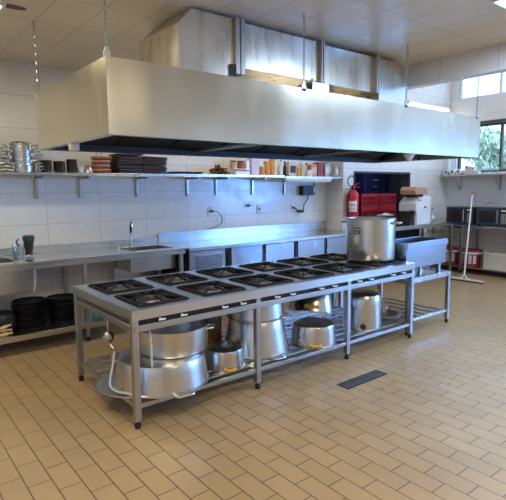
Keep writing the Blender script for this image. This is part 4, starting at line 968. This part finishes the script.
# squeegee
o = thing('floor_squeegee', 'floor squeegee with long white handle leaning on the right counter', 'squeegee', (7.806, 4.14, 0))
hp = ((.0, .0, .075), (.38, .20, 1.42))
part('handle', o, M['white'], lambda b: b.rod((.02, .02, .09), (.640, .270, 1.44), .0125, 12))
part('handle_tip', o, M['red'], lambda b: b.rod((.637, .2688, 1.433), (.659, .278, 1.481), .015, 12))
part('yoke', o, M['white'], lambda b: (b.tube([(-.015, .10, .045), (.0, .05, .065), (.03, .022, .12)], .009, 8, sub=4), b.tube([(.0, -.09, .045), (.005, -.03, .065), (.03, .022, .12)], .009, 8, sub=4)))
part('blade_holder', o, M['white'], lambda b: b.box((-.02, -.31, .022), (.015, .30, .05)), bevel=.004)
part('rubber_blade', o, M['rubber'], lambda b: b.box((-.008, -.32, 0), (.004, .31, .023)), smooth=False)
# right wall shelf
o = thing('wall_shelf', 'steel shelf on the right wall below the window', 'shelf', (0, 0, 0))
RZ = 1.80
part('shelf_board', o, M['steel_h'], lambda b: b.box((8.87, 2.6, RZ - .03), (9.195, 5.30, RZ)), bevel=.003)
for y in (3.45, 4.28, 5.05):
    part('bracket', o, M['steel_frame'], lambda b: b.box((9.165, y - .014, RZ - .30), (9.195, y + .014, RZ - .03)).tube([(8.95, y, RZ - .035), (9.05, y, RZ - .14), (9.165, y, RZ - .28)], .008, 6, sub=4))
rolls = ((9.0, 5.20), (9.0, 5.07), (9.0, 4.95)); r0_ = None
for (x, y), lb_ in zip(rolls, ('white paper roll lying at the far end of the right shelf', 'white paper roll, middle of the three on the right shelf', 'white paper roll, nearest the patterned boxes on the right shelf')):
    if r0_ is None:
        r0_ = thing('paper_roll', lb_, 'roll', (x, y, RZ + .052), (0, 0, 0), 'paper rolls')
        part('roll_body', r0_, M['white'], lambda b: b.lathe([(.022, -.1), (.05, -.1), (.05, .1), (.022, .1), (.022, -.1)], 24, Matrix.Rotation(PI / 2, 4, 'Y')))
        part('roll_core', r0_, M['black'], lambda b: b.lathe([(0, -.099), (.022, -.099), (.022, .099), (0, .099)], 16, Matrix.Rotation(PI / 2, 4, 'Y')))
    else: dup(r0_, (x, y, RZ + .052), (0, 0, 0), lb_)
for y, z, lb_ in ((4.80, 0, 'patterned carton on the right shelf, left one of the lower pair'), (4.66, 0, 'patterned carton on the right shelf, right one of the lower pair'), (4.735, .072, 'patterned carton lying on top of the pair on the right shelf')):
    o = thing('tea_carton', lb_, 'carton', (9.02, y, RZ + .001 + z), group='patterned cartons')
    part('box_body', o, M['label_white'], lambda b: b.box((-.06, -.065, 0), (.06, .065, .07)), bevel=.003)
    part('printed_panel', o, M['dark_red'], lambda b: [b.box((-.0615, -.05 + k * .036, .015 + (k % 2) * .018), (-.06, -.03 + k * .036, .035 + (k % 2) * .018)) for k in range(3)], smooth=False)
for y, lb_ in ((4.52, 'clear drinking glass next to the patterned cartons'), (4.44, 'clear drinking glass second from the patterned cartons'), (4.36, 'clear drinking glass third from the patterned cartons')):
    tag(build('drinking_glass', MB().lathe([(0, 0), (.027, 0), (.035, .11), (.032, .11), (.025, .006), (0, .006)], 20), M['clear'], loc=(9.0, y, RZ + .001)), lb_, 'glass', 'drinking glasses')
o = thing('soap_dispenser', 'clear pump bottle at the near end of the glasses on the right shelf', 'bottle', (9.0, 4.25, RZ + .001))
part('bottle_body', o, M['clear'], lambda b: b.lathe([(0, 0), (.035, 0), (.035, .10), (.015, .12), (0, .12)], 20)); part('pump', o, M['black'], lambda b: b.cyl((0, 0, .12), .012, .03, 12).rod((0, 0, .15), (-.04, 0, .155), .006))
o = thing('soap_dispenser', 'small white dispenser at the window jamb above the paper rolls', 'dispenser', (9.09, 4.86, RZ + .001))
part('bottle_body', o, M['white'], lambda b: b.box((-.04, -.04, 0), (.04, .04, .17)), bevel=.008); part('front_label', o, M['label_dark'], lambda b: b.box((-.0415, -.03, .11), (-.04, .03, .14)), smooth=False)

# ------------------------------------------------------------------ floor drain
o = thing('floor_drain', 'black slotted drain grate in the floor before the stove', 'drain', (3.14, 2.50, 0), (0, 0, 0))
part('drain_frame', o, M['steel_dark'], lambda b: b.box((-.255, -.06, .0), (.255, -.05, .004)).box((-.255, .05, .0), (.255, .06, .004)).box((-.255, -.05, .0), (-.245, .05, .004)).box((.245, -.05, .0), (.255, .05, .004)).box((-.245, -.05, -.0), (.245, .05, .0012)), smooth=False)
part('drain_bars', o, M['burner'], lambda b: ([b.box((-.245, -.047 + k * .021, .0012), (.245, -.037 + k * .021, .005)) for k in range(5)], [b.box((-.245 + k * .0535, -.05, .0012), (-.237 + k * .0535, .05, .0045)) for k in range(10)]), smooth=False)
# wet film left on the joints
wm = glassy('water_film', (1, 1, 1), .12, .03)
def puddle(cx, cy, pts, lab):
    b = MB(); n = 28; rnd = random.Random(int(cx * 100)); rr = [1 + .25 * math.sin(3 * i * 2 * PI / n + cx) + rnd.uniform(-.12, .12) for i in range(n)]
    top_ = [(pts[0] * rr[i] * math.cos(2 * PI * i / n), pts[1] * rr[i] * math.sin(2 * PI * i / n), .0012) for i in range(n)]
    bot = [(x * 1.04, y * 1.04, .0001) for x, y, z in top_]
    b._add(top_, [tuple(range(n))])
    tag(build('water_puddle', b, wm, loc=(cx, cy, 0), rot=(0, 0, .2)), lab, 'puddle', 'wet patches on the floor')
puddle(3.08, 2.31, (.02, .07), 'thin wet patch just in front of the floor drain')
puddle(3.56, 2.0, (.06, .025), 'thin wet patch on the tiles right of the drain')

# ------------------------------------------------------------------ lamps
def ceiling_light(label, x0, x1, y0, y1, power, col=(1, .93, .70), ZC=ZC):
    o = thing('ceiling_light', label, 'lamp', ((x0 + x1) / 2, (y0 + y1) / 2, ZC), group='ceiling lights')
    w_, d_ = (x1 - x0) / 2, (y1 - y0) / 2
    part('light_frame', o, M['frame_white'], lambda b: b.box((-w_, -d_, -.03), (w_, -d_ + .02, 0)).box((-w_, d_ - .02, -.03), (w_, d_, 0)).box((-w_, -d_ + .02, -.03), (-w_ + .02, d_ - .02, 0)).box((w_ - .02, -d_ + .02, -.03), (w_, d_ - .02, 0)))
    part('diffuser', o, M['diffuser'], lambda b: b.box((-w_ + .02, -d_ + .02, -.022), (w_ - .02, d_ - .02, -.016)), smooth=False)
    la = bpy.data.lights.new('ceiling_lamp', 'AREA'); la.shape = 'RECTANGLE'; la.size = x1 - x0 - .05; la.size_y = y1 - y0 - .05; la.energy = power; la.color = col
    lo = bpy.data.objects.new('ceiling_lamp', la); COL.objects.link(lo); lo.location = ((x0 + x1) / 2, (y0 + y1) / 2, ZC - .035); lo.visible_camera = False
ceiling_light('lit ceiling light at the upper left corner', -.15, .93, 3.95, 4.25, 25)
ceiling_light('lit ceiling light at the upper right corner', 3.62, 4.72, 1.50, 1.83, 46, (.46, .66, 1.0))
ceiling_light('lit ceiling light behind the hood, left of the pair', 2.55, 3.3, 4.72, 4.98, 7, (1, .84, .58))
ceiling_light('lit ceiling light behind the hood, right of the pair', 3.85, 4.75, 4.72, 4.98, 7, (1, .84, .58))
ceiling_light('lit ceiling light above the camera, left', -.2, .95, .9, 1.2, 56, (1, .89, .62))
ceiling_light('lit ceiling light behind the camera', 1.6, 2.75, -1.4, -1.1, 62, (1, .89, .62))
RAISED = (1, .86, .72)
ceiling_light('added fill light on the raised ceiling beside the wide window', 6.6, 7.8, 2.6, 2.9, 52, RAISED, ZH)  # unseen lamp added to brighten the far right walls and floor
ceiling_light('added blue fill light on the raised ceiling nearer the camera', 6.6, 7.8, -.6, -.3, 120, (.36, .58, 1), ZH)  # invented lamp that tints the right-hand floor blue
ceiling_light('added warm fill light on the raised ceiling at the wall behind the camera', 5.6, 6.8, -3.4, -3.1, 60, (1, .9, .66), ZH)  # invented lamp that warms what the hood front reflects
o = tag(build('ceiling_hole', MB().lathe([(0, -.004), (.07, -.004), (.07, 0), (0, 0)], 20), M['frame_dark'], loc=(.995, 4.03, ZC)), 'dark round cut-out in the ceiling beside the left light', 'ceiling hole')  # flat dark disc; the hole's darkness is put into its colour
o.scale = (1.3, .6, 1)
o = thing('tube_light', 'lit fluorescent tube high on the wall above the hood', 'lamp', (7.75, 5.33, 3.04))
part('light_housing', o, M['white_paint'], lambda b: b.box((0, -.05, 0), (1.33, 0, .05)), bevel=.004)
part('light_tube', o, M['tube'], lambda b: b.rod((.03, -.055, -.012), (1.30, -.055, -.012), .017, 10))

# weak added fill that lifts the navy cabinet, no lamp known there
la = bpy.data.lights.new('pantry_fill', 'AREA'); la.size = .3; la.energy = 3; la.color = (.6, .72, 1)
lo = bpy.data.objects.new('pantry_fill', la); COL.objects.link(lo); lo.location = (7.6, 5.9, 2.38)

# daylight through the openings
def daylight(name, W, power, col, x=XR + .35, tilt=0):
    la = bpy.data.lights.new(name, 'AREA'); la.shape = 'RECTANGLE'; la.size = W[3] - W[2]; la.size_y = W[1] - W[0]; la.energy = power; la.color = col
    lo = bpy.data.objects.new(name, la); COL.objects.link(lo); lo.location = (x, (W[0] + W[1]) / 2, (W[2] + W[3]) / 2)
    lo.rotation_euler = (0, PI / 2 + tilt, 0); return lo
dl = daylight('daylight_side', W3, 640, (.11, .36, 1.0))
for nm, W in (('portal_wide', W1), ('portal_high', W2)):
    pl = daylight(nm, W, 1, (1, 1, 1), XR + .21); pl.data.cycles.is_portal = True
world = bpy.data.worlds.new('sky'); SC.world = world; world.use_nodes = True
bg = world.node_tree.nodes['Background']; bg.inputs['Color'].default_value = (.50, .72, 1.0, 1); bg.inputs['Strength'].default_value = 3.6
sun = bpy.data.lights.new('sun', 'SUN'); sun.energy = 4.0; sun.angle = .02; sun.color = (1, .95, .88)
so = bpy.data.objects.new('sun', sun); COL.objects.link(so); so.rotation_euler = (D2(35), D2(-25), 0)

# ------------------------------------------------------------------ camera
f, yaw, pitch, roll = 492.306, .6719151, -.1255077, -.00796895
fw = Vector((math.sin(yaw) * math.cos(pitch), math.cos(yaw) * math.cos(pitch), math.sin(pitch)))
r = Vector((math.cos(yaw), -math.sin(yaw), 0)); u = r.cross(fw)
r2 = r * math.cos(roll) + u * math.sin(roll); u2 = u * math.cos(roll) - r * math.sin(roll)
cam = bpy.data.cameras.new('camera'); cam.sensor_fit = 'HORIZONTAL'; cam.sensor_width = 36; cam.lens = f / 506 * 36; cam.clip_start = .05
co = bpy.data.objects.new('camera', cam); COL.objects.link(co)
co.matrix_world = Matrix(((r2.x, u2.x, -fw.x, 0), (r2.y, u2.y, -fw.y, 0), (r2.z, u2.z, -fw.z, 1.58), (0, 0, 0, 1)))
SC.camera = co
vs_ = SC.view_settings
vs_.view_transform = 'Standard'; vs_.look = 'None'; vs_.exposure = 0; vs_.gamma = 1; vs_.use_curve_mapping = False
